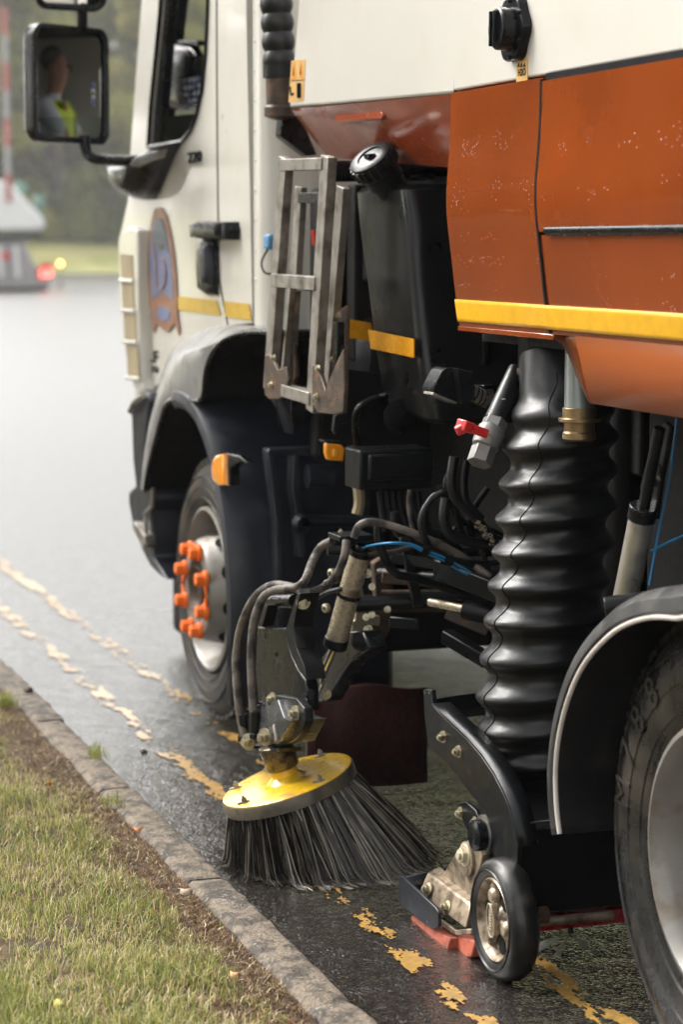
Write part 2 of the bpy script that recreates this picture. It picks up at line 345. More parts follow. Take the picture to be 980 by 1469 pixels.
def paint_material():
    m = bpy.data.materials.new('worn_yellow_paint'); m.use_nodes = True; n = m.node_tree; b = n.nodes['Principled BSDF']; L = n.links.new
    pos = n.nodes.new('ShaderNodeNewGeometry').outputs['Position']
    def noise(sc, det):
        t = n.nodes.new('ShaderNodeTexNoise'); t.inputs['Scale'].default_value = sc; t.inputs['Detail'].default_value = det; t.inputs['Roughness'].default_value = .6; L(pos, t.inputs['Vector']); return t.outputs['Fac']
    r = n.nodes.new('ShaderNodeMapRange'); L(noise(45, 5), r.inputs[0]); r.inputs[1].default_value = .35; r.inputs[2].default_value = .7
    x = n.nodes.new('ShaderNodeMix'); x.data_type = 'RGBA'; L(r.outputs[0], x.inputs[0]); x.inputs[6].default_value = (.6, .33, .06, 1); x.inputs[7].default_value = (.22, .15, .07, 1)
    L(x.outputs[2], b.inputs['Base Color']); b.inputs['Roughness'].default_value = .34; b.inputs['Coat Weight'].default_value = .8; b.inputs['Coat Roughness'].default_value = .28
    bp = n.nodes.new('ShaderNodeBump'); bp.inputs['Strength'].default_value = .5; bp.inputs['Distance'].default_value = .004; L(noise(130, 4), bp.inputs['Height']); L(bp.outputs[0], b.inputs['Normal'])
    return m
M_PAINT = paint_material()
def quad(name, x0, x1, y0, y1, z, m, kind='structure'):
    return tag(MB().add([(x0, y0, z), (x1, y0, z), (x1, y1, z), (x0, y1, z)], [(0, 1, 2, 3)]).build(name, m), kind=kind)
def simple(name, c0, c1, sc, rough=.8, bump=.5, bscale=60, dist=.01):
    m = bpy.data.materials.new(name); m.use_nodes = True; n = m.node_tree; b = n.nodes['Principled BSDF']; L = n.links.new
    pos = n.nodes.new('ShaderNodeNewGeometry').outputs['Position']
    t = n.nodes.new('ShaderNodeTexNoise'); t.inputs['Scale'].default_value = sc; t.inputs['Detail'].default_value = 8; L(pos, t.inputs['Vector'])
    r = n.nodes.new('ShaderNodeMapRange'); L(t.outputs['Fac'], r.inputs[0]); r.inputs[1].default_value = .38; r.inputs[2].default_value = .62
    x = n.nodes.new('ShaderNodeMix'); x.data_type = 'RGBA'; L(r.outputs[0], x.inputs[0]); x.inputs[6].default_value = (*c0, 1); x.inputs[7].default_value = (*c1, 1)
    L(x.outputs[2], b.inputs['Base Color']); b.inputs['Roughness'].default_value = rough
    t2 = n.nodes.new('ShaderNodeTexNoise'); t2.inputs['Scale'].default_value = bscale; t2.inputs['Detail'].default_value = 8; L(pos, t2.inputs['Vector'])
    bp = n.nodes.new('ShaderNodeBump'); bp.inputs['Strength'].default_value = bump; bp.inputs['Distance'].default_value = dist; L(t2.outputs['Fac'], bp.inputs['Height']); L(bp.outputs[0], b.inputs['Normal'])
    return m
M_SOIL = simple('verge_soil', (.045, .028, .012), (.12, .075, .03), 14, .85, 1, 90, .02)
M_FARGRASS = simple('far_grass', (.2, .22, .06), (.34, .31, .12), .5, .9)
# --- road: one sheet from behind the camera to the far bank
quad('ground', -400, 500, -60, 600, -.03, M_FARGRASS)
quad('road', KX - .01, 60, -12, 118, 0, M_ROAD)
# --- yellow lines, broken patches of paint laid 4 mm up
def line_patches(name, xc, wd, y0, y1, cell, seed, cover):
    b = MB(); ny = int((y1 - y0) / cell); nx = int((wd + .03) / cell); vid = {}
    vs = []; fs = []
    def V(i, j):
        if (i, j) not in vid:
            x = xc - wd / 2 - .015 + i * cell; y = y0 + j * cell
            k = mnoise.noise_vector(Vector((x * 60, y * 60, seed))) * cell * .45
            vid[(i, j)] = len(vs); vs.append((x + k.x, y + k.y, .004))
        return vid[(i, j)]
    for j in range(ny):
        y = y0 + j * cell
        for i in range(nx):
            x = xc - wd / 2 - .015 + (i + .5) * cell
            e = (abs(x - xc) / (wd / 2)) ** 4 * .35
            q = mnoise.fractal(Vector((x * 21, y * 8, seed)), .5, 2.4, 6) * .8 + mnoise.noise(Vector((x * 3, y * 1.1, seed + 5))) * .28
            if q + cover(y) - e > 0: fs.append((V(i, j), V(i + 1, j), V(i + 1, j + 1), V(i, j + 1)))
    b.add(vs, fs)
    return tag(b.build(name, M_PAINT), kind='structure')
line_patches('yellow_line', 1.63, .07, 3.0, 11, .005, 3.1, lambda y: -.02 if y < 4.6 else (-.2 if y < 5.4 else -.17 + .05 * (y - 5.6)))
line_patches('yellow_line', 1.87, .07, 3.0, 13, .005, 8.4, lambda y: .16 if y < 4.3 else (-.1 if y < 5.6 else -.13 + .05 * (y - 5.6)))
for xc in (1.63, 1.87):
    y0 = 11 if xc < 1.7 else 13
    quad('yellow_line', xc - .03, xc + .03, y0, 60, .004, M_PAINT)
# --- kerb with joints, slightly uneven stones
def kerb_material():
    m = bpy.data.materials.new('mossy_concrete'); m.use_nodes = True; n = m.node_tree; b = n.nodes['Principled BSDF']; L = n.links.new
    pos = n.nodes.new('ShaderNodeNewGeometry').outputs['Position']
    def noise(sc, det=8, r=.6):
        t = n.nodes.new('ShaderNodeTexNoise'); t.inputs['Scale'].default_value = sc * 1.8; t.inputs['Detail'].default_value = det; t.inputs['Roughness'].default_value = r; L(pos, t.inputs['Vector']); return t.outputs['Fac']
    def mr(src, a, b_, c=0, d=1):
        r = n.nodes.new('ShaderNodeMapRange'); L(src, r.inputs[0])
        for i, q in enumerate((a, b_, c, d)): r.inputs[i + 1].default_value = q
        return r.outputs[0]
    def mix(f, A, B):
        x = n.nodes.new('ShaderNodeMix'); x.data_type = 'RGBA'; L(f, x.inputs[0])
        for i, q in ((6, A), (7, B)):
            if isinstance(q, tuple): x.inputs[i].default_value = (*q, 1)
            else: L(q, x.inputs[i])
        return x.outputs[2]
    c = mix(mr(noise(11), .43, .55), (.04, .03, .02), (.22, .17, .12))
    c = mix(mr(noise(60, 4), .5, .62), c, (.11, .09, .065))
    c = mix(mr(noise(35, 6), .6, .68), c, (.30, .27, .23))
    c = mix(mr(noise(9, 5), .58, .7), c, (.06, .055, .02))
    L(c, b.inputs['Base Color']); b.inputs['Roughness'].default_value = .7
    bp = n.nodes.new('ShaderNodeBump'); bp.inputs['Strength'].default_value = 1; bp.inputs['Distance'].default_value = .008; L(noise(70), bp.inputs['Height']); L(bp.outputs[0], b.inputs['Normal'])
    return m
KT = .075
b = MB(); y = 1.2; KW = .095
while y < 40:
    ln = .91; g = .004; dz = random.uniform(-.004, .004); dx = random.uniform(-.004, .004)
    n = 22; rows = []
    for (ox, oz, am) in ((0, -.07, 0), (0, KT - .012, .5), (-.004, KT - .004, 1), (-.014, KT, 1), (-.045, KT, 1), (-.08, KT, 1), (-KW + .012, KT - .001, 1), (-KW, KT - .012, .8), (-KW, -.07, 0)):
        r = []
        for i in range(n + 1):
            yy = y + g + (ln - 2 * g) * i / n
            k = mnoise.noise(Vector((ox * 40, yy * 14, oz * 30))) * .0045 * am + mnoise.noise(Vector((ox * 90, yy * 50, 3))) * .002 * am
            e = -.006 if i in (0, n) and am else 0
            r.append((KX + ox + dx + k, yy, oz + dz * am + k + e))
        rows.append(r)
    b.grid(rows); y += ln
tag(b.build('kerb', kerb_material()), kind='structure')
# --- verge
rows = []
xs = [-12, -6, -3, -1.5] + [-1 + i * .05 for i in range(48)]; xs = [x for x in xs if x < KX - KW - .005] + [KX - KW + .003]
ys = [-6, -2, 0, 1.5] + [2.6 + i * .05 for i in range(130)] + [9.5, 11, 14, 20, 30, 45]
def soil_z(x, y):
    d = (KX - KW) - x
    return KT - .018 + min(.035, max(0, d) * .11) + mnoise.noise(Vector((x * 4, y * 4, 0))) * .012 + mnoise.noise(Vector((x * 19, y * 19, 2))) * .006
for yy in ys: rows.append([(x, yy, soil_z(x, yy)) for x in xs])
tag(MB().grid(rows).build('verge', M_SOIL), kind='structure')
def blade_material():
    m = bpy.data.materials.new('grass_blades'); m.use_nodes = True; n = m.node_tree; b = n.nodes['Principled BSDF']
    a = n.nodes.new('ShaderNodeAttribute'); a.attribute_name = 'tint'; n.links.new(a.outputs['Color'], b.inputs['Base Color']); b.inputs['Roughness'].default_value = .55
    b.inputs['Subsurface Weight'].default_value = 0
    t = n.nodes.new('ShaderNodeBsdfTranslucent'); n.links.new(a.outputs['Color'], t.inputs[0]); mx = n.nodes.new('ShaderNodeMixShader'); mx.inputs[0].default_value = .3
    o = n.nodes['Material Output']; n.links.new(b.outputs[0], mx.inputs[1]); n.links.new(t.outputs[0], mx.inputs[2]); n.links.new(mx.outputs[0], o.inputs[0])
    return m
M_BLADE = blade_material()
def blades(name, N, sampler, label_kind, seed):
    rg = np.random.default_rng(seed); V = []; C = []
    pts = sampler(N, rg)
    vs = np.zeros((len(pts) * 5, 3)); cs = np.zeros((len(pts) * 5, 4))
    for i, (x, y, z, h, wd, lean, col) in enumerate(pts):
        a = rg.uniform(0, 6.283); dx, dy = math.cos(a), math.sin(a); px_, py_ = -dy, dx
        wv = wd / 2
        a2 = rg.uniform(-1, 1) * .6
        mx_, my_ = x + dx * lean * h * .35, y + dy * lean * h * .35
        tx, ty = x + (dx + a2 * px_) * lean * h, y + (dy + a2 * py_) * lean * h
        hz = h * math.sqrt(max(.05, 1 - min(.95, lean * lean * .8)))
        vs[i*5:i*5+5] = ((x - px_ * wv, y - py_ * wv, z), (x + px_ * wv, y + py_ * wv, z), (mx_ + px_ * wv * .8, my_ + py_ * wv * .8, z + hz * .6), (mx_ - px_ * wv * .8, my_ - py_ * wv * .8, z + hz * .6), (tx, ty, z + hz))
        cs[i*5:i*5+5, :3] = col; cs[i*5:i*5+5, 3] = 1
    k = len(pts); base = np.arange(k) * 5
    me = bpy.data.meshes.new(name)
    me.from_pydata(vs.tolist(), [], [f for q in base.tolist() for f in ((q, q + 1, q + 2, q + 3), (q + 3, q + 2, q + 4))])
    at = me.color_attributes.new('tint', 'FLOAT_COLOR', 'POINT'); at.data.foreach_set('color', cs.ravel())
    me.materials.append(M_BLADE); o = bpy.data.objects.new(name, me); COL.objects.link(o); return o
GREEN = [(.22, .27, .05), (.32, .34, .08), (.42, .4, .13), (.14, .2, .03)]; STRAW = [(.7, .58, .32), (.58, .46, .22), (.52, .46, .2), (.78, .68, .42)]; BROWN = [(.16, .08, .028), (.10, .05, .02), (.26, .14, .055)]
def near_grass(N, rg):
    out = []
    while len(out) < N:
        y = 3.3 + 8.5 * rg.random() ** 2.0; x = KX - KW - 1.15 * rg.random() * (1 if y < 6 else 1.2)
        d = KX - KW - x
        q = mnoise.noise(Vector((x * 3.2, y * 2.2, 7))) ; q2 = mnoise.noise(Vector((x * 9, y * 9, 1)))
        edge = .085 + .15 * mnoise.noise(Vector((y * 1.7, 3, 1))) + .05 * q2
        if d < edge and rg.random() > .05: continue
        bare = q2 + q < -.5
        if bare and rg.random() > .15: continue
        u = rg.random(); st = .34 + .45 * mnoise.noise(Vector((x * 5, y * 4, 12)))
        pal = STRAW if u < st else GREEN
        c = np.array(pal[rg.integers(len(pal))]) * rg.uniform(.75, 1.25)
        h = rg.uniform(.014, .042) * (1.25 if st < .3 else .9) * min(1, .4 + d * 3)
        out.append((x, y, soil_z(x, y) - .002, h, rg.uniform(.0012, .0026), rg.uniform(.2, .95), c))
    return out
g = blades('verge_grass', 120000, near_grass, None, 4); tag(g, kind='stuff'); g['label'] = 'short green and straw coloured grass on the verge beside the kerb'
def litter(N, rg):
    out = []
    for _ in range(N):
        y = 3.3 + 7 * rg.random() ** 1.6; d = abs(rg.normal(0, .12)); x = KX - KW - .004 - d
        pal = BROWN if rg.random() < .9 else STRAW
        out.append((x, y, soil_z(x, y) + .002, rg.uniform(.006, .022), rg.uniform(.001, .003), rg.uniform(.9, 1.1), np.array(pal[rg.integers(len(pal))]) * rg.uniform(.6, 1.3)))
    return out
g = blades('dead_thatch', 36000, litter, None, 9); tag(g, kind='stuff'); g['label'] = 'brown moss and dead grass along the back of the kerb'
# weed tufts growing in the kerb joints
def tuft(x, y, N, hh, seed, label):
    def smp(n, rg): return [(x + rg.normal(0, .016), y + rg.normal(0, .03), KT - .005, rg.uniform(.4, 1) * hh, .0022, rg.uniform(.2, .8), np.array(GREEN[rg.integers(4)]) * rg.uniform(.8, 1.2)) for _ in range(n)]
    o = blades('grass_tuft', N, smp, None, seed); tag(o, label, 'grass tuft', 'weed tufts rooted along the kerb')
q = P(148, 1082, Z=KT); tuft(q.x - .02, q.y, 90, .05, 21, 'small green grass tuft growing in the kerb joint above the brush')
q = P(20, 1008, Z=KT); tuft(q.x - .03, q.y, 160, .06, 22, 'dense green grass tuft behind the kerb at the left edge of the photo')
q = P(178, 1150, Z=KT); tuft(q.x - .03, q.y, 70, .04, 23, 'thin pale grass tuft at the back of the kerb left of the brush')
# a few fallen leaves and stones lying on the verge
lv = [(68, 1125, 'orange fallen leaf on the grass at the upper left of the verge', (.45, .14, .03)), (196, 1190, 'pale orange fallen leaf on brown moss near the kerb', (.5, .22, .09)), (265, 1278, 'pale fallen leaf on brown moss below the brush', (.42, .33, .24)), (336, 1398, 'large tan fallen leaf among grass near the bottom edge', (.5, .3, .14)), (85, 1440, 'yellow fallen leaf in the grass at the bottom left', (.55, .45, .08))]
for i, (x, y, lab, c) in enumerate(lv):
    p = P(x, y, Z=KT + .025); b = MB(); r = .011 + .003 * (i % 3); rows = []
    pts = []
    for k in range(10):
        a = k / 10 * 6.283; rr = r * (1 + .25 * math.sin(3 * a + i)) * (.75 if k % 2 else 1)
        pts.append((p.x + math.cos(a) * rr, p.y + math.sin(a) * rr * 1.3, p.z + .006 * math.sin(2 * a + i)))
    ctr = (p.x, p.y, p.z + .004)
    b.add([ctr] + pts, [(0, k + 1, (k + 1) % 10 + 1) for k in range(10)])
    tag(b.build('fallen_leaf', mat('leaf_%d' % i, c, .6, var=.3, scale=90), solid=.0008), lab, 'leaf', 'leaves fallen on the verge')
for i, (x, y, lab, r) in enumerate([(206, 1080, 'small brown stone on the wet road beside the kerb', .011), (40, 992, 'dark clod lying on top of the kerb at the left edge', .016)]):
    p = P(x, y, Z=0 if i == 0 else KT); bm = bmesh.new(); bmesh.ops.create_icosphere(bm, subdivisions=2, radius=r)
    for q in bm.verts: q.co *= 1 + .3 * mnoise.noise(q.co * 90 + Vector((i, 0, 0))); q.co.z *= .6
    me = bpy.data.meshes.new('pebble'); bm.to_mesh(me); bm.free(); me.materials.append(M_IRON); o = bpy.data.objects.new('pebble', me); COL.objects.link(o); o.location = (p.x, p.y, p.z + r * .4); tag(o, lab, 'stone')
# --- far bank and trees
rows = []
xs = np.linspace(-40, 160, 60)
for yy, zz in ((112, -.02), (116, .05), (119, .55), (124, 1.5), (132, 2.4), (150, 3.2), (200, 4), (320, 8)):
    rows.append([(x, yy + 3 * math.sin(x * .05), zz * (1 + .25 * math.sin(x * .11 + 1))) for x in xs])
tag(MB().grid(rows).build('grass_bank', M_FARGRASS), kind='structure')
def leaf_material(name, c):
    m = mat(name, c, .6, var=.45, scale=.35); n = m.node_tree; p_ = n.nodes['Principled BSDF']; t = n.nodes.new('ShaderNodeBsdfTranslucent'); mx = n.nodes.new('ShaderNodeMixShader'); mx.inputs[0].default_value = .5; n.links.new(p_.inputs['Base Color'].links[0].from_socket, t.inputs[0]); o = n.nodes['Material Output']; n.links.new(p_.outputs[0], mx.inputs[1]); n.links.new(t.outputs[0], mx.inputs[2]); n.links.new(mx.outputs[0], o.inputs[0]); return m
ML = [leaf_material('foliage_olive', (.32, .32, .07)), leaf_material('foliage_dark', (.18, .2, .05)), leaf_material('foliage_pale', (.46, .43, .13))]
M_BARK = simple('bark', (.05, .04, .03), (.1, .085, .06), 3)
def tree(x, y, z, h, r, m, seed, label, nl=260):
    rg = random.Random(seed); root = empty('broadleaf_tree', (x, y, z), label, 'tree', 'trees beyond the grass bank')
    t = MB(); t.tube([(x, y, z - .3), (x + .2, y, z + h * .25), (x, y, z + h * .5), (x + .3, y, z + h * .85)], [h * .03, h * .024, h * .016, h * .005], 8)
    cl = []
    for k in range(34):
        a = rg.uniform(0, 6.283); hh = rg.uniform(.1, 1); rr = r * math.sin(min(1, hh * 1.15 + .22) * math.pi * .93) ** .6 * rg.uniform(.3, 1)
        c = Vector((x + math.cos(a) * rr, y + math.sin(a) * rr, z + h * hh)); cl.append((c, rg.uniform(.7, 1.5) * r * .28))
        if k % 4 == 0: t.tube([(x, y, z + h * hh * .55), (x + math.cos(a) * rr * .5, y + math.sin(a) * rr * .5, z + h * hh * .75), c], [h * .01, h * .007, h * .003], 5)
    t.build('trunk', M_BARK, root)
    vs = []; fs = []
    for c, cr in cl:
        for _ in range(nl):
            d = Vector((rg.gauss(0, 1), rg.gauss(0, 1), rg.gauss(0, 1))); d = d.normalized() * cr * rg.uniform(.45, 1.05); p = c + Vector((d.x, d.y, d.z * .75))
            u = Vector((rg.gauss(0, 1), rg.gauss(0, 1), rg.gauss(0, .6))).normalized(); q = u.orthogonal(); q.rotate(Matrix.Rotation(rg.uniform(0, 6.28), 3, u)); s = rg.uniform(.12, .3)
            k = len(vs); vs += [p - q * s, p + u.cross(q) * s * .6, p + q * s, p - u.cross(q) * s * .6]; fs.append((k, k + 1, k + 2, k + 3))
    b = MB(); b.add(vs, fs); b.build('crown', m, root)
rg = random.Random(5)
desc = ['olive green bushy tree at the left end of the bank, behind the recovery truck', 'dark tree second from the left beyond the grass bank', 'pale olive tree above the grass bank, seen between the mirror and the left edge', 'dark green tree directly behind the wing mirror', 'broad olive tree just right of the wing mirror', 'dark tree seen beside the cab pillar', 'pale bushy tree seen through the cab window', 'dark tall tree seen through the cab window from behind', 'olive tree at the far right of the bank, hidden mostly by the cab']
i = 0
for X0 in np.linspace(9, 48, 9).tolist():
    tree(X0 + rg.uniform(-1, 1), 136 + rg.uniform(-3, 4), 2.3, rg.uniform(15, 20), rg.uniform(4.2, 5.6), ML[(i * 2 + (i // 3)) % 3], 30 + i, desc[i]); i += 1
desc2 = ['dark tall tree of the rear row, leftmost', 'dark tall tree of the rear row behind the wing mirror', 'dark tall tree of the rear row above the cab mirror arm', 'dark tall tree of the rear row beside the cab', 'dark tall tree of the rear row behind the cab window', 'dark tall tree of the rear row, rightmost']
for k, X0 in enumerate(np.linspace(12, 56, 6).tolist()): tree(X0, 146, 2.6, 26, 9.5, ML[1], 70 + k, desc2[k], 520)
# low bushes filling the foot of the tree line
for k, X0 in enumerate(np.linspace(8, 46, 8).tolist()):
    ds = ['leftmost low bush under the trees', 'second low bush from the left under the trees', 'third low bush from the left under the trees', 'low bush under the trees below the mirror arm', 'low bush under the trees left of the cab corner', 'low bush under the trees hidden partly by the cab', 'low bush under the trees behind the cab', 'rightmost low bush under the trees behind the cab'][k]
    root = empty('bush', (X0, 132, 2.1), ds, 'bush', 'bushes at the foot of the trees'); vs = []; fs = []; r2 = random.Random(90 + k)
    for _ in range(2600):
        d = Vector((r2.gauss(0, 1), r2.gauss(0, 1), abs(r2.gauss(0, 1)))).normalized() * r2.uniform(.5, 1.05); p = Vector((X0 + d.x * 3.4, 132 + d.y * 2, 1.9 + d.z * (2.6 + math.sin(k * 2.1)) ))
        u = Vector((r2.gauss(0, 1), r2.gauss(0, 1), r2.gauss(0, .6))).normalized(); q = u.orthogonal(); s = r2.uniform(.1, .24); j = len(vs); vs += [p - q * s, p + u.cross(q) * s * .6, p + q * s, p - u.cross(q) * s * .6]; fs.append((j, j + 1, j + 2, j + 3))
    MB().add(vs, fs).build('foliage', ML[k % 3], root)
# --- pale truck far down the road, seen from behind
TY = 72.0
def Q(x, y): return P(x, y, Y=TY)
p0 = Q(30, 440)
t = empty('recovery_truck', (p0.x, TY, 0), 'distant grey truck with sloping white body, red tail lamp and red striped mast', 'truck')
dep = Vector((0, 3.5, 0))
def pl(name, pts, dy, m, bev=.05, y0=0):
    return MB().prism([Q(x, y) + Vector((0, y0, 0)) for x, y in pts], (0, dy, 0)).build(name, m, t, bev)
pl('body', [(-60, 250), (0, 258), (20, 268), (58, 308), (67, 322), (60, 331), (-60, 334)], 4, M_WHITE, .12)
pl('body_skirt', [(-60, 335), (56, 333), (30, 352), (-60, 352)], 3.6, M_DASH)
pl('bed', [(-60, 344), (34, 344), (44, 368), (58, 392), (72, 398), (73, 412), (-60, 415)], 3.4, mat('truck_grey', (.3, .29, .29), .4, coat=.3))
pl('deck_rail', [(-60, 336), (58, 334), (58, 340), (-60, 343)], 3.7, M_MATT, .01, -.1)
pl('hazard_board', [(-60, 360), (12, 362), (14, 372), (-60, 372)], .1, M_RED, .01, -.1)
for x_ in (-30, -6, 18): pl('post', [(x_, 352), (x_ + 5, 352), (x_ + 9, 398), (x_ + 3, 398)], .1, M_WHITE, .01, -.12)
pl('underbody', [(-60, 416), (70, 413), (66, 420), (-60, 425)], 3, M_MATT)
for xx in (-40, 12): MB().lathe([(0, .2), (0, .5), (.3, .5), (.3, .2)], Q(xx, 420) + Vector((0, 1.5, .12)), (1, 0, 0), 20).build('wheel', M_TYRE, t)
pl('tail_lamp', [(55, 378), (73, 376), (74, 396), (54, 398)], .12, M_RED, .02, -.14)
pl('tail_lamp', [(56, 388), (72, 386), (73, 396), (56, 398)], .05, M_TAIL, .01, -.2)
b = MB()
for k in range(7): 
    a, c = Q(6 + k * .9, 10 + k * 40), Q(6.9 + k * .9, 50 + k * 40); b.cyl(a, c, .09, 10, mi=k % 2)
b.build('mast', [mat('mast_red', (.4, .12, .11), .5), mat('mast_grey', (.3, .3, .31), .5)], t)
p = Q(86, 378) + Vector((0, 5, 0)); k = P(86, 378, Y=TY + 5)
wl = empty('warning_lamp', (k.x, k.y, 0), 'small glowing amber warning lamp on a thin post beside the distant truck', 'warning lamp')
MB().cyl((k.x, k.y, 0), (k.x, k.y, k.z - .08), .02, 8).cyl((k.x, k.y, 0), (k.x, k.y, .05), .15, 12).build('post', M_MATT, wl)
MB().lathe([(-.06, .02), (-.05, .06), (.05, .06), (.06, .02)], k, (0, 1, 0), 16).build('lamp', M_FLASH, wl)
for x, y in ((34, 268), (61, 288)):
    c = Q(x, y) + Vector((0, .5, 0)); MB().lathe([(-.1, .02), (-.09, .2), (.09, .2), (.1, .02)], c, (0, 1, 0), 16).cyl(c, c + Vector((0, 0, -1)), .05, 8).build('side_lamp', mat('pale_green', (.16, .28, .22), .4), t)

# --- woodland along the left, behind the verge: it is what the glossy side panels mirror
wd = [(-6, 17), (-4.5, 23), (-8.5, 24), (-7.5, 30), (-12, 32), (-11, 38), (-16, 41), (-12, 9), (-12, 0), (-15, 50)]
ds = ['nearest roadside tree left of the verge, level with the truck cab', 'second roadside tree left of the verge, counting away from the camera', 'third roadside tree left of the verge, counting away from the camera', 'fourth roadside tree left of the verge, counting away from the camera', 'fifth roadside tree left of the verge, counting away from the camera', 'sixth roadside tree left of the verge, counting away from the camera', 'seventh roadside tree left of the verge, counting away from the camera', 'roadside tree left of the verge, level with the rear wheel', 'roadside tree behind the camera on the left', 'farthest roadside tree on the left']
for k, (x_, y_) in enumerate(wd): tree(x_, y_, .05, 13 + (k * 37 % 5) * .6, 4.2, ML[(k * 2) % 3 if k % 2 else 1], 200 + k, ds[k], 120)
hz = tag(MB().box(-60, 180, -40, 340, -1.2, 40).build('haze', None), kind='stuff'); hz['label'] = 'thin grey haze over the far trees'
hm = bpy.data.materials.new('haze_air'); hm.use_nodes = True; hn = hm.node_tree; hn.nodes.clear(); ho = hn.nodes.new('ShaderNodeOutputMaterial'); hv = hn.nodes.new('ShaderNodeVolumePrincipled')
hv.inputs['Color'].default_value = (.93, .93, .94, 1); hv.inputs['Density'].default_value = .0006; hv.inputs['Anisotropy'].default_value = .2; hn.links.new(hv.outputs[0], ho.inputs['Volume']); hz.data.materials.clear(); hz.data.materials.append(hm)

dw = mat('darkened_foliage', (.03, .042, .018), .7, var=.5, scale=.5)  # unseen roadside crowns darkened so reflections pick up less green
for o in list(COL.objects):
    if o.type == 'EMPTY' and 'roadside tree' in str(o.get('label', '')):
        for ch in o.children:
            if ch.name.startswith('crown'): ch.data.materials[0] = dw
# ================================================================== ROAD SWEEPER
T = empty('road_sweeper', (3.0, 5.2, 0), 'cream and orange road sweeper truck with its yellow side brush lowered onto the wet road', 'road sweeper')
def YZ(pts, x): return [Vector((x, a, c)) for a, c in pts]
def fill_plate(outer, holes, off, m, name, parent, mi=None):
    # flat polygon with holes, extruded by vector
    bm = bmesh.new(); es = []
    for loop in [outer] + holes:
        vs = [bm.verts.new(p) for p in loop]; es += [bm.edges.new((vs[i], vs[(i + 1) % len(vs)])) for i in range(len(vs))]
    bmesh.ops.triangle_fill(bm, use_beauty=True, use_dissolve=False, edges=es)
    r = bmesh.ops.extrude_face_region(bm, geom=bm.faces[:]); bmesh.ops.translate(bm, verts=[q for q in r['geom'] if isinstance(q, bmesh.types.BMVert)], vec=off)
    b = MB(); bm.verts.index_update(); b.add([q.co.copy() for q in bm.verts], [tuple(q.index for q in f.verts) for f in bm.faces]); bm.free()
    return b.build(name, m, parent)
CXS = 1.90     # plane of the cab side
# ---------------- cab shell
side = pp([(362, 463), (318, 467), (286, 481), (256, 506), (236, 540), (212, 566), (192, 556), (178, 500), (172, 420), (170, 345), (183, 290), (186, 230), (193, 130), (203, 0), (207, -60), (214, -140), (350, -140)], CXS)
win = pp([(213, 211), (240, 207), (262, 203), (274, 188), (283, 165), (291, 130), (296, 80), (299, 20), (301, -60), (236, -60), (230, 20), (223, 90), (217, 150)], CXS)
cab = fill_plate(side, [win], Vector((.05, 0, 0)), M_CAB, 'cab', T)
yr = side[0].y; ztop = P(350, -140, X=CXS).z
# rounded rear corner and rear wall, front face, roof, floor
b = MB(); rows = []
for k in range(9):
    a = k / 8 * math.pi / 2; xx = CXS + .09 * (1 - math.cos(a)); yy = yr - .02 - .09 * math.sin(a); rows.append([Vector((xx, yy, 1.27)), Vector((xx, yy, 1.9)), Vector((xx, yy, ztop))])
b.grid(rows); yb = yr - .11
b.box(CXS + .09, 4.05, yb, yb + .03, 1.27, ztop)
for k in range(14): q = P(347 + k * .0, 400 - k * 42, X=CXS + .002); b.lathe([(0, .007), (.003, .005), (.004, 0)], (q.x, yr - .03, q.z), (-1, -.1, 0), 10)
b.box(CXS + .14, CXS + .155, yb - .004, yb, 1.27, ztop)
b.build('cab_rear_wall', M_CAB, T)
b = MB(); b.box(CXS + .051, 4.0, yb + .035, 8.0, 1.24, 1.30); b.build('cab_floor', M_MATT, T)
b = MB(); b.box(CXS + .0, 4.05, yb, 7.75, ztop, ztop + .05); b.build('roof', M_CAB, T)
b = MB(); b.box(CXS + .05, 3.99, 8.02, 8.10, .95, 1.72); b.build('front_panel', M_CAB, T, .01)
b = MB(); b.box(CXS + .055, 3.98, 7.72, 8.0, 1.5, 1.76); b.build('dashboard', M_SATIN, T, .02)
# far side of the cab with its window
fs_ = [Vector((4.0, q.y, q.z)) for q in side]; fw = [Vector((4.0, q.y, q.z)) for q in win]
fill_plate(fs_, [[Vector((4.0, 7.0, 1.95)), Vector((4.0, 7.5, 1.95)), Vector((4.0, 7.4, 2.3)), Vector((4.0, 7.0, 2.3))]], Vector((.05, 0, 0)), M_CAB, 'far_side', T)
# dark lining on the inside, so that the cab reads black within
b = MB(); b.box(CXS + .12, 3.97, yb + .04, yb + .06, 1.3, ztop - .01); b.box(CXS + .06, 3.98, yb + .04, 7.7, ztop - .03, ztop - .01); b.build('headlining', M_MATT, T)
# window glass and its black gasket
ring = [p + Vector((-.002, 0, 0)) for p in win]; b = MB(); b.tube(ring + [ring[0]], .008, 8, spline=False); gk = b.build('window_gasket', M_BLACK, T)
MB().prism(pp([(222, 209), (228, 168), (282, 163), (274, 188), (262, 203), (240, 207)], CXS + .02), (.004, 0, 0)).build('side_window', M_GLASS, T)
# broad dark frame on the front edge of the opening
plate('window_frame', [(213, 211), (223, 90), (231, -40), (247, -40), (240, 40), (234, 120), (226, 209)], CXS + .012, .03, M_BLACK, T, .003)
# windscreen pillars and header
b = MB(); b.bar((2.02, 8.05, 1.7), (2.08, 7.86, ztop), .06, .09); b.bar((3.93, 8.05, 1.7), (3.9, 7.86, ztop), .06, .09); b.box(1.95, 4, 7.74, 7.9, 2.62, ztop); b.build('windscreen_frame', M_SATIN, T)
MB().add([(2.05, 8.06, 1.72), (3.93, 8.06, 1.72), (3.9, 7.87, 2.62), (2.08, 7.87, 2.62)], [(0, 1, 2, 3)]).build('windscreen', M_GLASS, T)
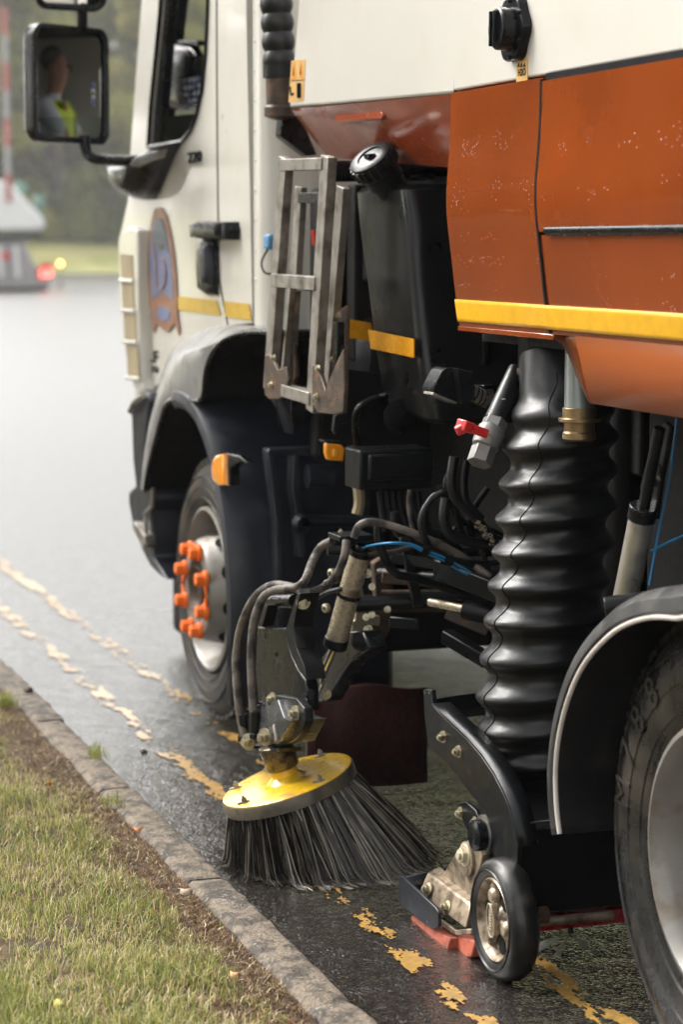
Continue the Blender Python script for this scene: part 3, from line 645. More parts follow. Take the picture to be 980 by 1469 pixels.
# seats and steering wheel
def seat(x, col=M_TROU):
    s = MB().box(x - .24, x + .24, 6.42, 6.9, 1.42, 1.53).build('seat', M_SATIN, T, .04)
    MB().box(x - .22, x + .22, 6.31, 6.43, 1.5, 2.06).box(x - .12, x + .12, 6.31, 6.4, 2.1, 2.3).build('backrest', M_SATIN, s, .04)
seat(3.42); seat(2.4)
b = MB(); c = Vector((3.42, 7.28, 1.80)); ax = Vector((0, -.75, .66)).normalized(); u = Vector((1, 0, 0)); q = ax.cross(u)
b.tube([c + (u * math.cos(a) + q * math.sin(a)) * .22 for a in [k / 28 * 2 * math.pi for k in range(29)]], .015, 8, spline=False)
b.bar(c - u * .21, c + u * .21, .03, .02, up=ax); b.cyl(c, c - ax * .3, .03); b.build('steering_wheel', M_SATIN, T)
# handset hanging inside the side window
hx = 2.02
hs_ = dome('handset', [(236, 75), (243, 66), (262, 62), (285, 66), (292, 80), (291, 120), (288, 150), (275, 160), (252, 158), (240, 140), (235, 105)], hx + .03, hx - .02, M_BLACK, T, shrink=.3)
kg, kb = mat('key_grey', (.16, .17, .2), .3), mat('key_blue', (.04, .06, .14), .3)
for r_ in range(4):
    for k in range(4): c = P(264 + k * 7, 116 + r_ * 10 - k * 1.0, X=hx - .03); MB().cyl(c, c + Vector((.02, 0, 0)), .0085, 10).build('key', kg if (r_ + k) % 3 else kb, hs_)
plate('bracket', [(254, 62), (256, 58), (283, 58), (284, 66)], hx, .05, M_BLACK, hs_)
# door: seam, handle, lock block
def groove(name, pts, X, wpx, m=M_INK, parent=T):
    b = MB(); q = pp(pts, X); b.tube(q, wpx, 6, spline=False); return b.build(name, m, parent)
groove('door_seam', [(308, -140), (311, 0), (311.5, 150), (313, 300), (315, 400), (320, 430), (327, 466)], CXS, .0035)
groove('door_seam', [(262, 205), (283, 166), (297, 60)], CXS - .001, .0025)
hnd = dome('door_handle', [(287, 348), (296, 341), (311, 342), (313, 360), (314, 408), (314, 424), (301, 424), (288, 415), (286, 380)], CXS, CXS - .018, M_BLACK, T, shrink=.7)
dome('grip', [(297, 352), (305, 350), (307, 385), (306, 410), (299, 411), (297, 380)], CXS - .016, CXS - .045, M_GUARD, hnd, shrink=.5)
lk = dome('lock_block', [(288, 322), (300, 317), (320, 318), (343, 318), (345, 330), (344, 344), (318, 345), (290, 341)], CXS, CXS - .05, M_BLACK, T, shrink=.75)
c = P(313, 329, X=CXS - .05); MB().lathe([(0, .022), (.012, .02), (.014, .008), (.004, .004)], c, (-1, 0, 0), 18).build('lock_barrel', M_SATIN, lk)
# cab stripe
def strip(name, top, bot, X, m, th=.0025, parent=T, n=12):
    a = resample(top, n); c = resample(bot, n); b = MB(); A = [P(x, y, X=X) for x, y in a]; C = [P(x, y, X=X) for x, y in c]; o = Vector((-th, 0, 0))
    for g_ in ([A, C], [[q + o for q in A], [q + o for q in C]], [A, [q + o for q in A]], [C, [q + o for q in C]]): b.grid(g_, smooth=False)
    return b.build(name, m, parent)
strip('yellow_stripe', [(197, 418), (250, 424), (311, 431)], [(197, 437), (250, 444), (318, 453)], CXS - .001, M_STRIPE)
strip('yellow_stripe', [(322, 432), (358, 436)], [(324, 454), (362, 460)], CXS - .001, M_STRIPE)
# crest on the door
cr = [(213, 340), (216, 318), (221, 300), (225, 298), (230, 298), (237, 309), (243, 332), (249, 365), (252, 400), (253, 430), (254, 452), (257, 470), (256, 481), (250, 464), (245, 470), (241, 476), (236, 474), (231, 470), (224, 464), (220, 478), (217, 466), (216, 440), (213, 412), (211, 376)]
cre = plate('door_crest', cr, CXS - .0065, .003, M_CRESTO, T, 0)
plate('crest_field', [(216, 345), (220, 320), (226, 312), (232, 315), (238, 335), (244, 368), (248, 410), (247, 430), (236, 421), (228, 421), (218, 430), (216, 400), (214, 370)], CXS - .008, .0012, M_CREST, cre, 0)
plate('crest_upper_field', [(217, 345), (221, 320), (226, 313), (232, 317), (236, 335), (240, 362), (217, 352)], CXS - .0095, .0015, M_CRESTD, cre, 0)
plate('crest_roundel', [(224, 445), (229, 440), (238, 441), (244, 449), (242, 458), (235, 462), (226, 456)], CXS - .008, .0015, M_CREST, cre, 0)
b = MB()
for pts in ([(221, 348), (224, 380), (225, 412)], [(230, 348), (234, 352), (231, 358)], [(231, 372), (235, 374), (238, 390), (237, 405), (233, 414), (226, 413)]):
    b.tube(pp(pts, CXS - .0095), .0035, 6, spline=False)
b.build('crest_motif', M_CRESTO, cre)
# model digits and lower lettering
MB(); b = MB(); side_text(b, '220', .05, P(279, 226, X=CXS - .003), sx=2.3, ext=.003); b.build('cab_number', M_INK, T)
b = MB(); side_text(b, 'LF', .06, P(219, 512, X=CXS - .003), sx=2.7, ext=.002); b.build('cab_lettering', M_INK, T)
b = MB()
for k in range(6): q = P(208 + k * 3.6, 527 + k * .7, X=CXS - .002); b.box(q.x - .002, q.x, q.y - .007, q.y + .006, q.z - .011, q.z + (.009 if k % 2 else .013))
b.build('small_lettering', M_INK, T)
# front corner panel with its row of recesses
cp = plate('corner_panel', [(169, 345), (174, 334), (184, 325), (196, 330), (197, 420), (200, 540), (204, 560), (192, 557), (184, 530), (176, 470), (171, 410)], CXS - .045, .05, M_CAB, T, .008)
M_RECESS = mat('recess_tan', (.33, .27, .17), .5)
for y0, y1, xa in ((364, 400, 172), (406, 443, 174), (449, 488, 177), (495, 540, 181)):
    plate('recess', [(xa, y0), (xa + 16, y0 + 2), (xa + 18, y1 + 1), (xa + 2, y1)], CXS - .049, .004, M_RECESS, cp, .0)
    b = MB(); b.tube(pp([(xa, y1 + 2), (xa + 19, y1 + 4)], CXS - .05), .008, 8); b.build('rib', M_CAB, cp)
# door lower edge / bumper / step
bp = plate('bumper', [(188, 600), (186, 590), (193, 576), (209, 562), (213, 575), (206, 640), (206, 700), (215, 700), (217, 690), (219, 715), (216, 735), (219, 800), (237, 832), (228, 826), (214, 812), (203, 790), (190, 755), (184, 722), (184, 705), (194, 696), (190, 660)], 1.83, .25, M_GUARD, T, .01)
plate('step_tread', [(189, 757), (191, 748), (206, 768), (208, 782), (204, 786)], 1.80, .04, M_STEEL, bp, .003)
b = MB(); b.tube(pp([(219, 700), (218, 726), (208, 737), (209, 760), (211, 785)], 1.815), .007, 8, spline=False); b.build('step_edge', M_STEEL, bp); MB().tube(pp([(186, 590), (194, 576), (206, 567)], 1.815), .01, 8).build('step_edge', M_STEEL, bp)
b = MB(); b.box(2.08, 3.9, 7.95, 8.08, .07, .95); b.box(2.08, 3.9, 7.75, 7.95, .28, .95); b.box(2.0, 3.9, 7.45, 7.8, .42, 1.2); b.build('bumper_light_block', M_MATT, T, .02)  # front bumper, plus an added low panel that blocks light under the cab
# ---------------- front wheel arch extension
s0 = resample([(201, 702), (204, 650), (212, 600), (224, 557), (234, 524), (246, 497), (266, 482), (299, 464), (340, 463), (386, 468)], 40)
s1 = resample([(202, 703), (207, 650), (217, 598), (230, 560), (243, 530), (256, 510), (275, 500), (303, 494), (335, 477), (388, 474)], 40)
s2 = resample([(208, 703), (213, 672), (222, 636), (231, 602), (240, 573), (262, 571), (293, 579), (294, 530), (312, 490), (350, 475), (389, 476)], 40)
def catm(rows_px, Xs): return [[P(x, y, X=X) for x, y in r] for r, X in zip(rows_px, Xs)]
def lerp2(a, c, t): return [(p[0] * (1 - t) + q[0] * t, p[1] * (1 - t) + q[1] * t) for p, q in zip(a, c)]
b = MB(); b.grid(catm([s0, lerp2(s0, s1, .35), lerp2(s0, s1, .75), s1, lerp2(s1, s2, .12), lerp2(s1, s2, .55), s2], [1.915, 1.88, 1.83, 1.803, 1.795, 1.795, 1.80])); wa = b.build('wheel_arch', M_GREY, T)
b = MB(); o = P(240, 573, X=1.80)
rim_ = [P(x, y, X=1.797) for x, y in s2]; b.tube(rim_, .009, 8, spline=False); b.build('arch_lip', M_BLACK, wa)
b = MB(); b.grid([[P(x, y, X=1.80) for x, y in s2], [P(x, y, X=1.80) + Vector((.22, 0, 0)) for x, y in s2]]); b.build('arch_lining', M_MATT, wa)
# wheelhouse inside (dark)
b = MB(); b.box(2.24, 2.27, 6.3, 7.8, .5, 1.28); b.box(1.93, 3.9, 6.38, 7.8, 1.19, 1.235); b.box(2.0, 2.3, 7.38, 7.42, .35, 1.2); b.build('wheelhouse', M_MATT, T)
# ---------------- wheels
def tyre_prof(R, wd, rim): return [(.035, rim), (.012, rim + .012), (.0, rim + (R - rim) * .3), (.0 - .004, rim + (R - rim) * .55), (.006, R - .045), (.022, R - .02), (.04, R - .006), (wd / 2, R), (wd - .04, R - .006), (wd - .01, R - .04), (wd, rim + .04), (wd - .03, rim)]
def wheel(name, c, R, wd, rim, m_tyre, front=True, label=None):
    c = Vector(c); ax = (1, 0, 0)
    if front: prof = [(.03, rim + .004), (.004, rim + .002), (.0, rim - .008), (.012, rim - .016), (.10, rim - .03), (.13, rim - .05), (.10, rim - .075), (-.012, rim - .098), (-.028, rim - .11), (-.034, .128), (-.03, .104), (.0, .098), (.0, 0)]
    else: prof = [(.03, rim + .004), (.0, rim + .002), (-.004, rim - .010), (.01, rim - .02), (.03, rim - .028), (.06, rim - .032), (.10, rim - .045), (.15, rim - .09), (.16, rim - .13), (.14, .1), (.05, .1), (.03, .08), (.03, 0)]
    wh = MB().lathe(prof, c, ax, 64).build(name, M_WHEEL, T, label=label)
    t = MB(); t.lathe(tyre_prof(R, wd, rim), c, ax, 72)
    for k in range(46):                                     # shoulder tread blocks
        a = k / 46 * 2 * math.pi; u = Vector((0, math.cos(a), math.sin(a))); q = Vector((0, -math.sin(a), math.cos(a)))
        for x0, x1 in ((.028, .095), (.11, .17), (.185, wd - .03)):
            p = c + u * (R - .002) + Vector((x0, 0, 0)); t.bar(p, p + Vector((x1 - x0, 0, 0)), .014, R * .1, up=u)
    for rr in (rim + .03, rim + (R - rim) * .42, R - .055): t.lathe([(-.003, rr - .002), (-.007, rr), (-.003, rr + .002)], c + Vector((.003, 0, 0)), ax, 64)
    t.build('tyre', m_tyre, wh, )
    return wh
FW = Vector((1.865, 6.81, .425)); FR = .415; FRIM = .262
fwh = wheel('front_wheel', FW, FR, .25, FRIM, M_TYRE)
hol = MB()
for k in range(10):
    a = k / 10 * 2 * math.pi + .2; u_ = Vector((0, math.cos(a), math.sin(a))); p = FW + Vector((.036, 0, 0)) + u_ * .182; MB().lathe([(0, .0), (0, .026)], p + Vector((-.004, 0, 0)) + u_ * .004, Vector((-.28, 0, 0)) + u_ * .9, 18).build('hand_hole', M_MATT, fwh)
b = MB(); b.lathe([(-.005, .0), (-.012, .0), (-.012, .06), (-.03, .07), (-.035, .08), (.0, .085)], FW, (1, 0, 0), 32); b.build('hub', M_IRON, fwh)
for k in range(8):
    a = k / 8 * 2 * math.pi + math.pi / 8; R_ = .1375 if False else .135
    p = FW + Vector((-.03, math.cos(a) * R_, math.sin(a) * R_)); b = MB()
    b.cyl(p, p + Vector((-.038, 0, 0)), .022, 6, r2=.0205, flat=True); b.lathe([(0, .027), (-.012, .027), (-.014, .02)], p, (1, 0, 0), 20)
    a2 = a + (1 if k % 2 else -1) * math.pi / 2 ; d = Vector((0, math.cos(a2), math.sin(a2)))
    b.prism([p + Vector((-.004, 0, 0)) + d.cross(Vector((1, 0, 0))) * .02, p + Vector((-.004, 0, 0)) - d.cross(Vector((1, 0, 0))) * .02, p + Vector((-.004, 0, 0)) + d * .062], (-.008, 0, 0))
    b.build('nut_indicator', M_ORN, fwh, .0025)
RW = Vector((1.855, 3.41, .432)); RRD = .442; RRIM = .25
rwh = wheel('rear_wheel', RW, RRD, .26, RRIM, M_TYREW, front=False)
# raised moulding on the rear tyre: M788, reading round the sidewall
b = MB()
for i, ch in enumerate('M788'):
    a = math.radians(169 - i * 12.5); vs, fs = text_mesh(ch, .085, .002); rad = .352
    ctr = RW + Vector((-.0045, math.cos(a - math.pi) * -rad * -1 * -1, 0)) if False else None
    # wheel is seen from -X: angle measured from the +Y side (left in the photo) upwards
    th = math.radians(8 + i * 13.5); u = Vector((0, math.cos(th), math.sin(th))); tdir = Vector((0, -math.sin(th), math.cos(th)))
    ctr = RW + u * rad + Vector((-.0045, 0, 0))
    b.add([ctr + tdir * q.x + u * q.y + Vector((-q.z, 0, 0)) for q in vs], fs)
b.build('moulded_lettering', M_TYREW, rwh)
# inner twin tyre and far side wheels
def plain_wheel(name, c, R, wd, rim): return MB().lathe([(0, rim * .4), (.02, rim), (0, rim + .03), (.01, R - .03), (.04, R), (wd - .04, R), (wd, R - .04), (wd, rim), (wd - .02, rim * .4)], Vector(c), (1, 0, 0), 48).build(name, M_TYREW, T)
plain_wheel('inner_rear_tyre', (2.15, 3.41, .432), RRD, .25, RRIM)
plain_wheel('far_rear_wheel', (3.4, 3.41, .432), RRD, .5, RRIM)
plain_wheel('far_front_wheel', (3.55, 6.86, .42), FR, .25, FRIM)
# ---------------- front mudguard behind the wheel
GC = Vector((0, 6.84, .43)); rows = []
def arcp(a, e, x): return Vector((x, GC.y - math.sin(a) * (.595 + e), GC.z + math.cos(a) * (.63 + e)))
for k in range(26):
    a = math.radians(-8 + k * 4.1); 
    rows.append([arcp(a, -.055, 1.80), arcp(a, -.03, 1.785), arcp(a, -.008, 1.79), arcp(a, .0, 1.81), arcp(a, .004, 1.87), arcp(a, .0, 2.0), arcp(a, .0, 2.28), arcp(a, -.02, 2.30), arcp(a, -.3, 2.30)])
a_ = rows[-1]; rows.append([p + Vector((0, 0, -.22)) for p in a_])
mg = MB().grid(rows).build('front_mudguard', M_GUARD, T, solid=.006)
# ribs, recess frame and flange on the rear face
yg = GC.y - .595
def yplate(name, pts, Y, th, m, parent, bevel=.002): return MB().prism([P(x, y, Y=Y) for x, y in pts], (0, th, 0)).build(name, m, parent, bevel)
for pts in ([(392, 560), (409, 590), (419, 622), (424, 626), (427, 615), (420, 590), (412, 560)], [(448, 590), (459, 606), (466, 622), (470, 612), (466, 590)]):
    yplate('rib', pts, yg - .09, .09, M_GUARD, mg, .012)
fr = yplate('mudguard_flange', [(384, 648), (386, 644), (470, 641), (470, 652), (393, 654), (400, 700), (406, 745), (408, 1000), (398, 1000), (396, 746)], yg - .05, .06, M_GUARD, mg, .006)
yplate('mudguard_web', [(420, 652), (430, 652), (434, 720), (440, 745), (440, 800), (428, 800), (424, 740), (418, 700)], yg - .06, .05, M_GUARD, mg, .006)
b = MB(); b.cyl(P(440, 683, Y=yg - .1), P(476, 683, Y=yg - .1), .035, 20); b.cyl(P(436, 746, Y=yg - .08), P(540, 749, Y=yg - .08), .016, 16); b.lathe([(0, .02), (.03, .03), (.05, .02)], P(428, 749, Y=yg - .06), (0, -1, 0), 16); b.build('guard_stay', M_GUARD, mg)
# marker lamps
ml = dome('side_marker', [(309, 672), (311, 660), (316, 652), (327, 650), (329, 696), (320, 698), (312, 690)], 1.785, 1.768, M_AMBER, T, shrink=.7)
plate('lamp_base', [(326, 650), (342, 654), (353, 664), (340, 662), (330, 672), (330, 697), (327, 697)], 1.775, .03, M_BLACK, ml, .004)
ml2 = yplate('side_marker', [(467, 636), (490, 638), (495, 643), (493, 662), (470, 660), (467, 650)], 5.55, .02, M_AMBER, T, .004)
yplate('lamp_filament', [(478, 644), (487, 645), (485, 656), (477, 655)], 5.545, .006, M_AMBERL, ml2, .003)
yplate('lamp_base', [(466, 632), (495, 634), (500, 643), (498, 664), (492, 664), (493, 640), (466, 636)], 5.56, .05, M_BLACK, ml2, .002)
# ---------------- wing mirrors
MX, MY = 1.55, 7.32
def mirror(name, cpx, wpx, hpx, tgt, clip=None, lbl=None):
    c = P(*cpx, Y=MY); tocam = (Vector((0, 0, H)) - c).normalized(); n = (tocam + (Vector(tgt) - c).normalized()).normalized()
    u = n.cross(Vector((0, 0, 1))).normalized() * -1; u = Vector((0, 0, 1)).cross(n).normalized(); up = n.cross(u)
    sc = c.dot(Vector((0, 0, 0))) + PX(c)[2] / F; fs = abs(u.dot(RR)); hw = wpx / 2 * sc / fs * .97; hh = hpx / 2 * sc
    def outline(k, inset):
        o = []; r = .045
        for cx_, cy_, a0 in ((hw - r, hh - r, 0), (-hw + r, hh - r, 90), (-hw + r, -hh + r, 180), (hw - r, -hh + r, 270)):
            for j in range(7):
                a = math.radians(a0 + j * 15); o.append(c + u * (cx_ + math.cos(a) * (r - inset * .6)) * (1 - inset / hw * .4) + up * (cy_ + math.sin(a) * (r - inset * .6)) * (1 - inset / hh * .4) + n * k)
        return o
    b = MB(); rr = [outline(.012, .022), outline(.02, .012), outline(.016, 0), outline(-.02, 0), outline(-.05, .02), outline(-.07, .06), outline(-.075, .12)]
    for r in rr: r.append(r[0])
    b.grid(rr); b.add(rr[-1][:-1], [tuple(range(28))]); hsg = b.build(name, M_BLACK, T)
    g = MB(); rows = []; Rc = 6.0; N = 14
    for i in range(N + 1):
        row = []
        for j in range(N + 1):
            a = (i / N * 2 - 1) * (hw - .018); e = (j / N * 2 - 1) * (hh - .018); rr_ = a * a + e * e
            row.append(c + u * a + up * e + n * (.008 - rr_ / (2 * Rc)))
        rows.append(row)
    g.grid(rows).build('mirror_glass', M_MIRROR, hsg); return hsg, c, n, u, up
DRV = Vector((3.42, 6.78, 1.5))
hsg, mc, mn, mu_, mup = mirror('wing_mirror', (98, 122), 97, 166, DRV + Vector((0.0, .11, .66)))
hs2, c2, *_ = mirror('upper_mirror', (101, -14), 98, 56, (3.2, 5.5, .4))
arm = MB(); MB().tube([P(118, 5, Y=MY + .03), P(118, 45, Y=MY + .05)], .018, 10, spline=False).build('mirror_link', M_BLACK, T)
arm.tube([P(121, 196, Y=MY + .03), P(122, 212, Y=MY + .02), P(128, 224, Y=MY + .0), P(141, 229, Y=MY - .02), P(175, 231, Y=MY + .1), P(215, 230, Y=MY + .25)], [.019, .019, .018, .017, .018, .022], 12)
arm.build('mirror_arm', M_BLACK, T)
mb = dome('mirror_base', [(175, 238), (186, 234), (205, 232), (228, 224), (262, 204), (252, 222), (242, 246), (232, 270), (224, 286), (212, 287), (196, 280), (182, 264)], CXS, CXS - .11, M_BLACK, T, steps=10, shrink=.2, power=.9)
dome('mirror_base_cover', [(190, 238), (208, 220), (240, 214), (236, 226), (218, 232), (200, 240)], CXS - .1, CXS - .13, M_GREY, mb, shrink=.4)
# blue connector on the rear wall
bq_ = P(389, 347, Y=yb - .03); bc = MB().box(bq_.x - .016, bq_.x + .016, yb - .05, yb, bq_.z - .022, bq_.z + .022).build('blue_connector', mat('connector_blue', (.08, .22, .4), .4), T, .008)
q0 = PX((CXS + .14, yb - .03, 1.54))
b = MB(); c = bq_ + Vector((-.01, 0, -.02)); b.tube([c, c + Vector((-.02, 0, -.04)), c + Vector((-.01, -.01, -.07)), c + Vector((.03, -.01, -.07))], .003, 6); b.build('connector_lead', M_INK, bc)
# ---------------- person in the cab
pr = empty('person', tuple(DRV + Vector((0, 0, -.05))), 'driver in hi-vis vest and pale shirt seated in the cab, reflected in the wing mirror', 'person')
PERS = pr
def skin_body():
    V = []; E = []; R = []
    def a(p, r, par=None):
        V.append(tuple(DRV + Vector(p))); R.append(r)
        if par is not None: E.append((par, len(V) - 1))
        return len(V) - 1
    pel = a((0, -.05, .10), .15); wst = a((0, -.06, .28), .14, pel); ch = a((0, -.05, .46), .165, wst); nk0 = a((0, -.03, .57), .065, ch); nk = a((0, -.01, .63), .05, nk0)
    hd = a((0, .02, .70), .078, nk); hd2 = a((0, .01, .79), .085, hd); hd3 = a((0, 0, .84), .06, hd2)
    for s in (-1, 1):
        sh = a((s * .19, -.03, .52), .07, ch); el = a((s * .27, .17, .30), .05, sh); wr = a((s * .19, .42, .37), .032, el); pm = a((s * .17, .50, .41), .036, wr)
        for k in range(4): f = a((s * (.17 - .02 + k * .013), .56, .42 + k * .008), .012, pm); f2 = a((s * (.165 - .02 + k * .013), .565, .385 + k * .008), .010, f)
        th = a((s * .14, .52, .43), .013, pm)
        hp = a((s * .1, .02, .08), .1, pel); kn = a((s * .16, .46, .10), .075, hp); an = a((s * .17, .66, -.06), .05, kn); ft = a((s * .17, .76, -.07), .045, an)
    return V, E, R
V_, E_, R_ = skin_body(); me = bpy.data.meshes.new('body'); me.from_pydata(V_, E_, []); body = bpy.data.objects.new('body', me); COL.objects.link(body); body.parent = pr; body.location = -WORLD[pr]
md = body.modifiers.new('skin', 'SKIN'); sv = me.skin_vertices[0].data
for i, r in enumerate(R_): sv[i].radius = (r, r)
sv[0].use_root = True; md2 = body.modifiers.new('sub', 'SUBSURF'); md2.levels = md2.render_levels = 2
bm_ = bpy.data.materials.new('skin_and_clothes'); bm_.use_nodes = True; n_ = bm_.node_tree; pb = n_.nodes['Principled BSDF']; pb.inputs['Roughness'].default_value = .7
geo = n_.nodes.new('ShaderNodeNewGeometry'); sx = n_.nodes.new('ShaderNodeSeparateXYZ'); n_.links.new(geo.outputs['Position'], sx.inputs[0])
def thr(src, v, up=True):
    r = n_.nodes.new('ShaderNodeMath'); r.operation = 'GREATER_THAN' if up else 'LESS_THAN'; n_.links.new(src, r.inputs[0]); r.inputs[1].default_value = v; return r.outputs[0]
def mixc(f, A, B):
    x = n_.nodes.new('ShaderNodeMix'); x.data_type = 'RGBA'; n_.links.new(f, x.inputs[0])
    for i, q in ((6, A), (7, B)):
        if isinstance(q, tuple): x.inputs[i].default_value = (*q, 1)
        else: n_.links.new(q, x.inputs[i])
    return x.outputs[2]
c_ = mixc(thr(sx.outputs[2], DRV.z + .61), (.55, .57, .62), (.42, .22, .15)); c_ = mixc(thr(sx.outputs[1], DRV.y + .13), c_, (.42, .22, .15)); c_ = mixc(thr(sx.outputs[2], DRV.z + .2, False), c_, (.03, .035, .05))
n_.links.new(c_, pb.inputs['Base Color']); me.materials.append(bm_)
WORLD[body] = Vector((0, 0, 0))
def ell(b, c, r, n=16):
    b.lathe([(math.cos(a) * r[2] * -1, math.sin(a)) for a in [k / n * math.pi for k in range(n + 1)]], (0, 0, 0), (0, 0, 1), 20)
    b.v[-(n + 1) * 20:] = [(c[0] + q[0] * r[0], c[1] + q[1] * r[1], c[2] + q[2]) for q in b.v[-(n + 1) * 20:]]
hd = DRV + Vector((0, .01, .75)); b = MB(); ell(b, hd + Vector((0, -.03, .055)), (.082, .09, .075)); b.build('hair', M_HAIR, body)
b = MB(); b.prism([hd + Vector(q) for q in ((-.013, .095, -.02), (.013, .095, -.02), (0, .09, .03))], (0, .03, -.006)); b.build('nose', M_SKIN, body, .006)
for s in (-1, 1):
    b = MB(); ell(b, hd + Vector((s * .032, .09, .012)), (.012, .008, .008)); b.build('eye', M_INK, body)
    b = MB(); ell(b, hd + Vector((s * .09, .0, 0)), (.012, .02, .032)); b.build('ear', M_SKIN, body)
b = MB(); b.bar(hd + Vector((-.025, .097, -.05)), hd + Vector((.025, .097, -.05)), .008, .008); b.build('mouth', mat('lips', (.28, .1, .08), .5), body, .002)
b = MB()
for s in (-1, 1):
    rws = []
    for k in range(7): 
        z = .16 + k * .068; wdt = .10 if k < 6 else .08
        rws.append([DRV + Vector((s * (.045 + wdt * t), (.135 - .07 * t * t - (.05 if k > 5 else 0) - (.015 if k in (0,) else 0)), z)) for t in (0, .35, .7, 1.1, 1.35)])
    b.grid(rws)
b.build('hi_vis_vest', M_VEST, body, solid=.012)
b = MB(); b.bar(DRV + Vector((-.13, .09, .56)), DRV + Vector((.17, .16, .22)), .045, .006, up=(.6, 0, .8)); b.build('seat_belt', M_BELT, body)
# ---------------- hopper
HX = 1.895
yf0 = P(415, 155, X=HX); yf1 = P(655, 134, X=HX); SEAM = yf1.y; zb = (yf0.z + yf1.z) / 2
ftop = P(438, -110, X=HX)
b = MB(); o = Vector((.03, 0, 0))
hp = MB().prism([Vector((HX, yf0.y, yf0.z)), Vector((HX, SEAM + .006, yf1.z)), Vector((HX, SEAM + .006, ftop.z)), Vector((HX, ftop.y, ftop.z))], (.06, 0, 0)).box(HX + .061, 4.0, SEAM + .02, yf0.y - .06, 1.95, ftop.z).build('hopper', M_CREAM, T, .008)
# underside sloping inwards
L0 = P(470, 226, X=2.03); L1 = P(655, 241, X=2.03)
T0 = Vector((HX + .004, yf0.y - .004, yf0.z - .003)); T1 = Vector((HX + .004, SEAM - .1, yf1.z - .003)); L1 = L1.lerp(L0, -.6)
b = MB(); n = 16; rows = []
for t in (0, .08, .5, .92, 1):
    bl = math.sin(t * math.pi) * .012
    rows.append([T0.lerp(T1, k / n).lerp(L0.lerp(L1, k / n), t) + Vector((-bl, 0, bl)) for k in range(n + 1)])
b.grid(rows); rows = []
F0 = [r[0] for r in [rows_ for rows_ in [[T0], [L0]]]]
b.add([T0, L0, L0 + Vector((1.9, .0, 0)), T0 + Vector((2.0, 0, 0))], [(0, 1, 2, 3)]); b.add([L0, L1, L1 + Vector((1.8, 0, -.02)), L0 + Vector((1.8, 0, 0))], [(0, 1, 2, 3)])
hu = b.build('hopper_underside', M_BROWN, T)
plate('pressed_rib', [(479, 170), (481, 165), (547, 159), (549, 166), (546, 171), (482, 176)], 1.918, .03, M_BROWN, hu, .004)
groove('panel_gap', [(664, -60), (660, 0), (655, 60), (653.5, 132)], HX - .0005, .004)
# rear cream body side
cz = P(655, 137, X=1.885).z; YR = 1.7
b = MB(); b.box(1.885, 1.95, YR, SEAM - .004, 1.862, 2.5); b.build('tank_body', M_CREAM, T, .006)
MB().box(1.955, 4.0, YR, SEAM - .02, 1.3, 2.49).build('tank_core', M_MATT, T)
# orange lower side: curved profile, two panels
def side_prof(z, x0=1.885): return x0 - .004 + .0 * z + (.028 * max(0, (1.62 - z) / .3) ** 2) - .010 * math.exp(-((z - 1.62) / .1) ** 2)
def curved(name, y0, y1, z0, z1, dx, m, parent=T, n=22):
    rows = []
    for k in range(n + 1):
        z = z1 + (z0 - z1) * k / n; x = side_prof(z) + dx; rows.append([Vector((x, y0, z)), Vector((x, y1, z))])
    b = MB(); b.grid(rows); b.grid([[p + Vector((.03, 0, 0)) for p in r] for r in rows])
    b.grid([[r[0], r[0] + Vector((.03, 0, 0))] for r in rows], smooth=False); b.grid([[r[1], r[1] + Vector((.03, 0, 0))] for r in rows], smooth=False)
    b.grid([[rows[0][0], rows[0][1]], [rows[0][0] + Vector((.03, 0, 0)), rows[0][1] + Vector((.03, 0, 0))]], smooth=False); b.grid([[rows[-1][0], rows[-1][1]], [rows[-1][0] + Vector((.03, 0, 0)), rows[-1][1] + Vector((.03, 0, 0))]], smooth=False)
    return b.build(name, m, parent)
Y1 = P(779, 122, X=1.88).y; ZB = 1.335; ZT = 1.857
curved('side_panel', Y1 + .0025, SEAM - .002, ZB, ZT, 0, M_ORANGE)
curved('panel_gap', Y1 - .007, Y1 + .0015, ZB + .002, ZT - .004, -.0072, M_INK)
curved('side_door', YR, Y1 - .0025, 1.545, ZT - .008, -.006, M_ORANGE)
curved('side_door', YR, Y1 - .0025, ZB, 1.538, -.003, M_ORANGE)
b = MB(); b.tube([(1.872, Y1 - .05, 1.546), (1.872, YR, 1.546)], .0095, 10, spline=False); b.build('rubber_seal', M_BLACK, T)
b = MB(); b.box(1.8835, 1.9, YR, Y1 - .005, 1.850, 1.864); b.build('shadow_gap', M_INK, T)
# yellow stripe follows the curved profile
b = MB(); rows = []
for k in range(7):
    z = 1.395 - .05 * k / 6; rows.append([Vector((side_prof(z) - .0085, YR, z)), Vector((side_prof(z) - .0085, Y1 - .003, z)), Vector((side_prof(z) - .0035, Y1 + .003, z)), Vector((side_prof(z) - .0035, SEAM - .003, z))])
b.grid(rows); b.build('yellow_stripe', M_YELLOW, T, solid=.002)
# lower skirt tucking in
s_top = [(672, 464), (790, 484), (806, 487), (1010, 510)]
A = [Vector((side_prof(ZB) + .001, yy, ZB + .001)) for yy in (SEAM - .002, P(800, 487, X=1.91).y, P(812, 489, X=1.91).y, P(830, 492, X=1.91).y, YR)]
top_ = [P(x, y, X=1.905) for x, y in ((826, 490), (829, 500), (833, 518), (840, 550), (848, 578))]; top_ = [Vector((1.905 + .03 * k / 4, p.y, p.z)) for k, p in enumerate(top_)]
fb = P(848, 578, X=1.935); top_[-1] = fb; tp = Vector((1.904, P(826, 490, X=1.904).y, ZB + .001)); top_[0] = tp
top_ = [tp.lerp(fb, k / 4) for k in range(5)]
out_ = [P(x, y, X=1.955) for x, y in ((795, 486), (808, 494), (817, 510), (830, 545), (845, 575))]
MB().grid([top_, out_], smooth=False).build('skirt_return', M_SKIRT, T, solid=.003)
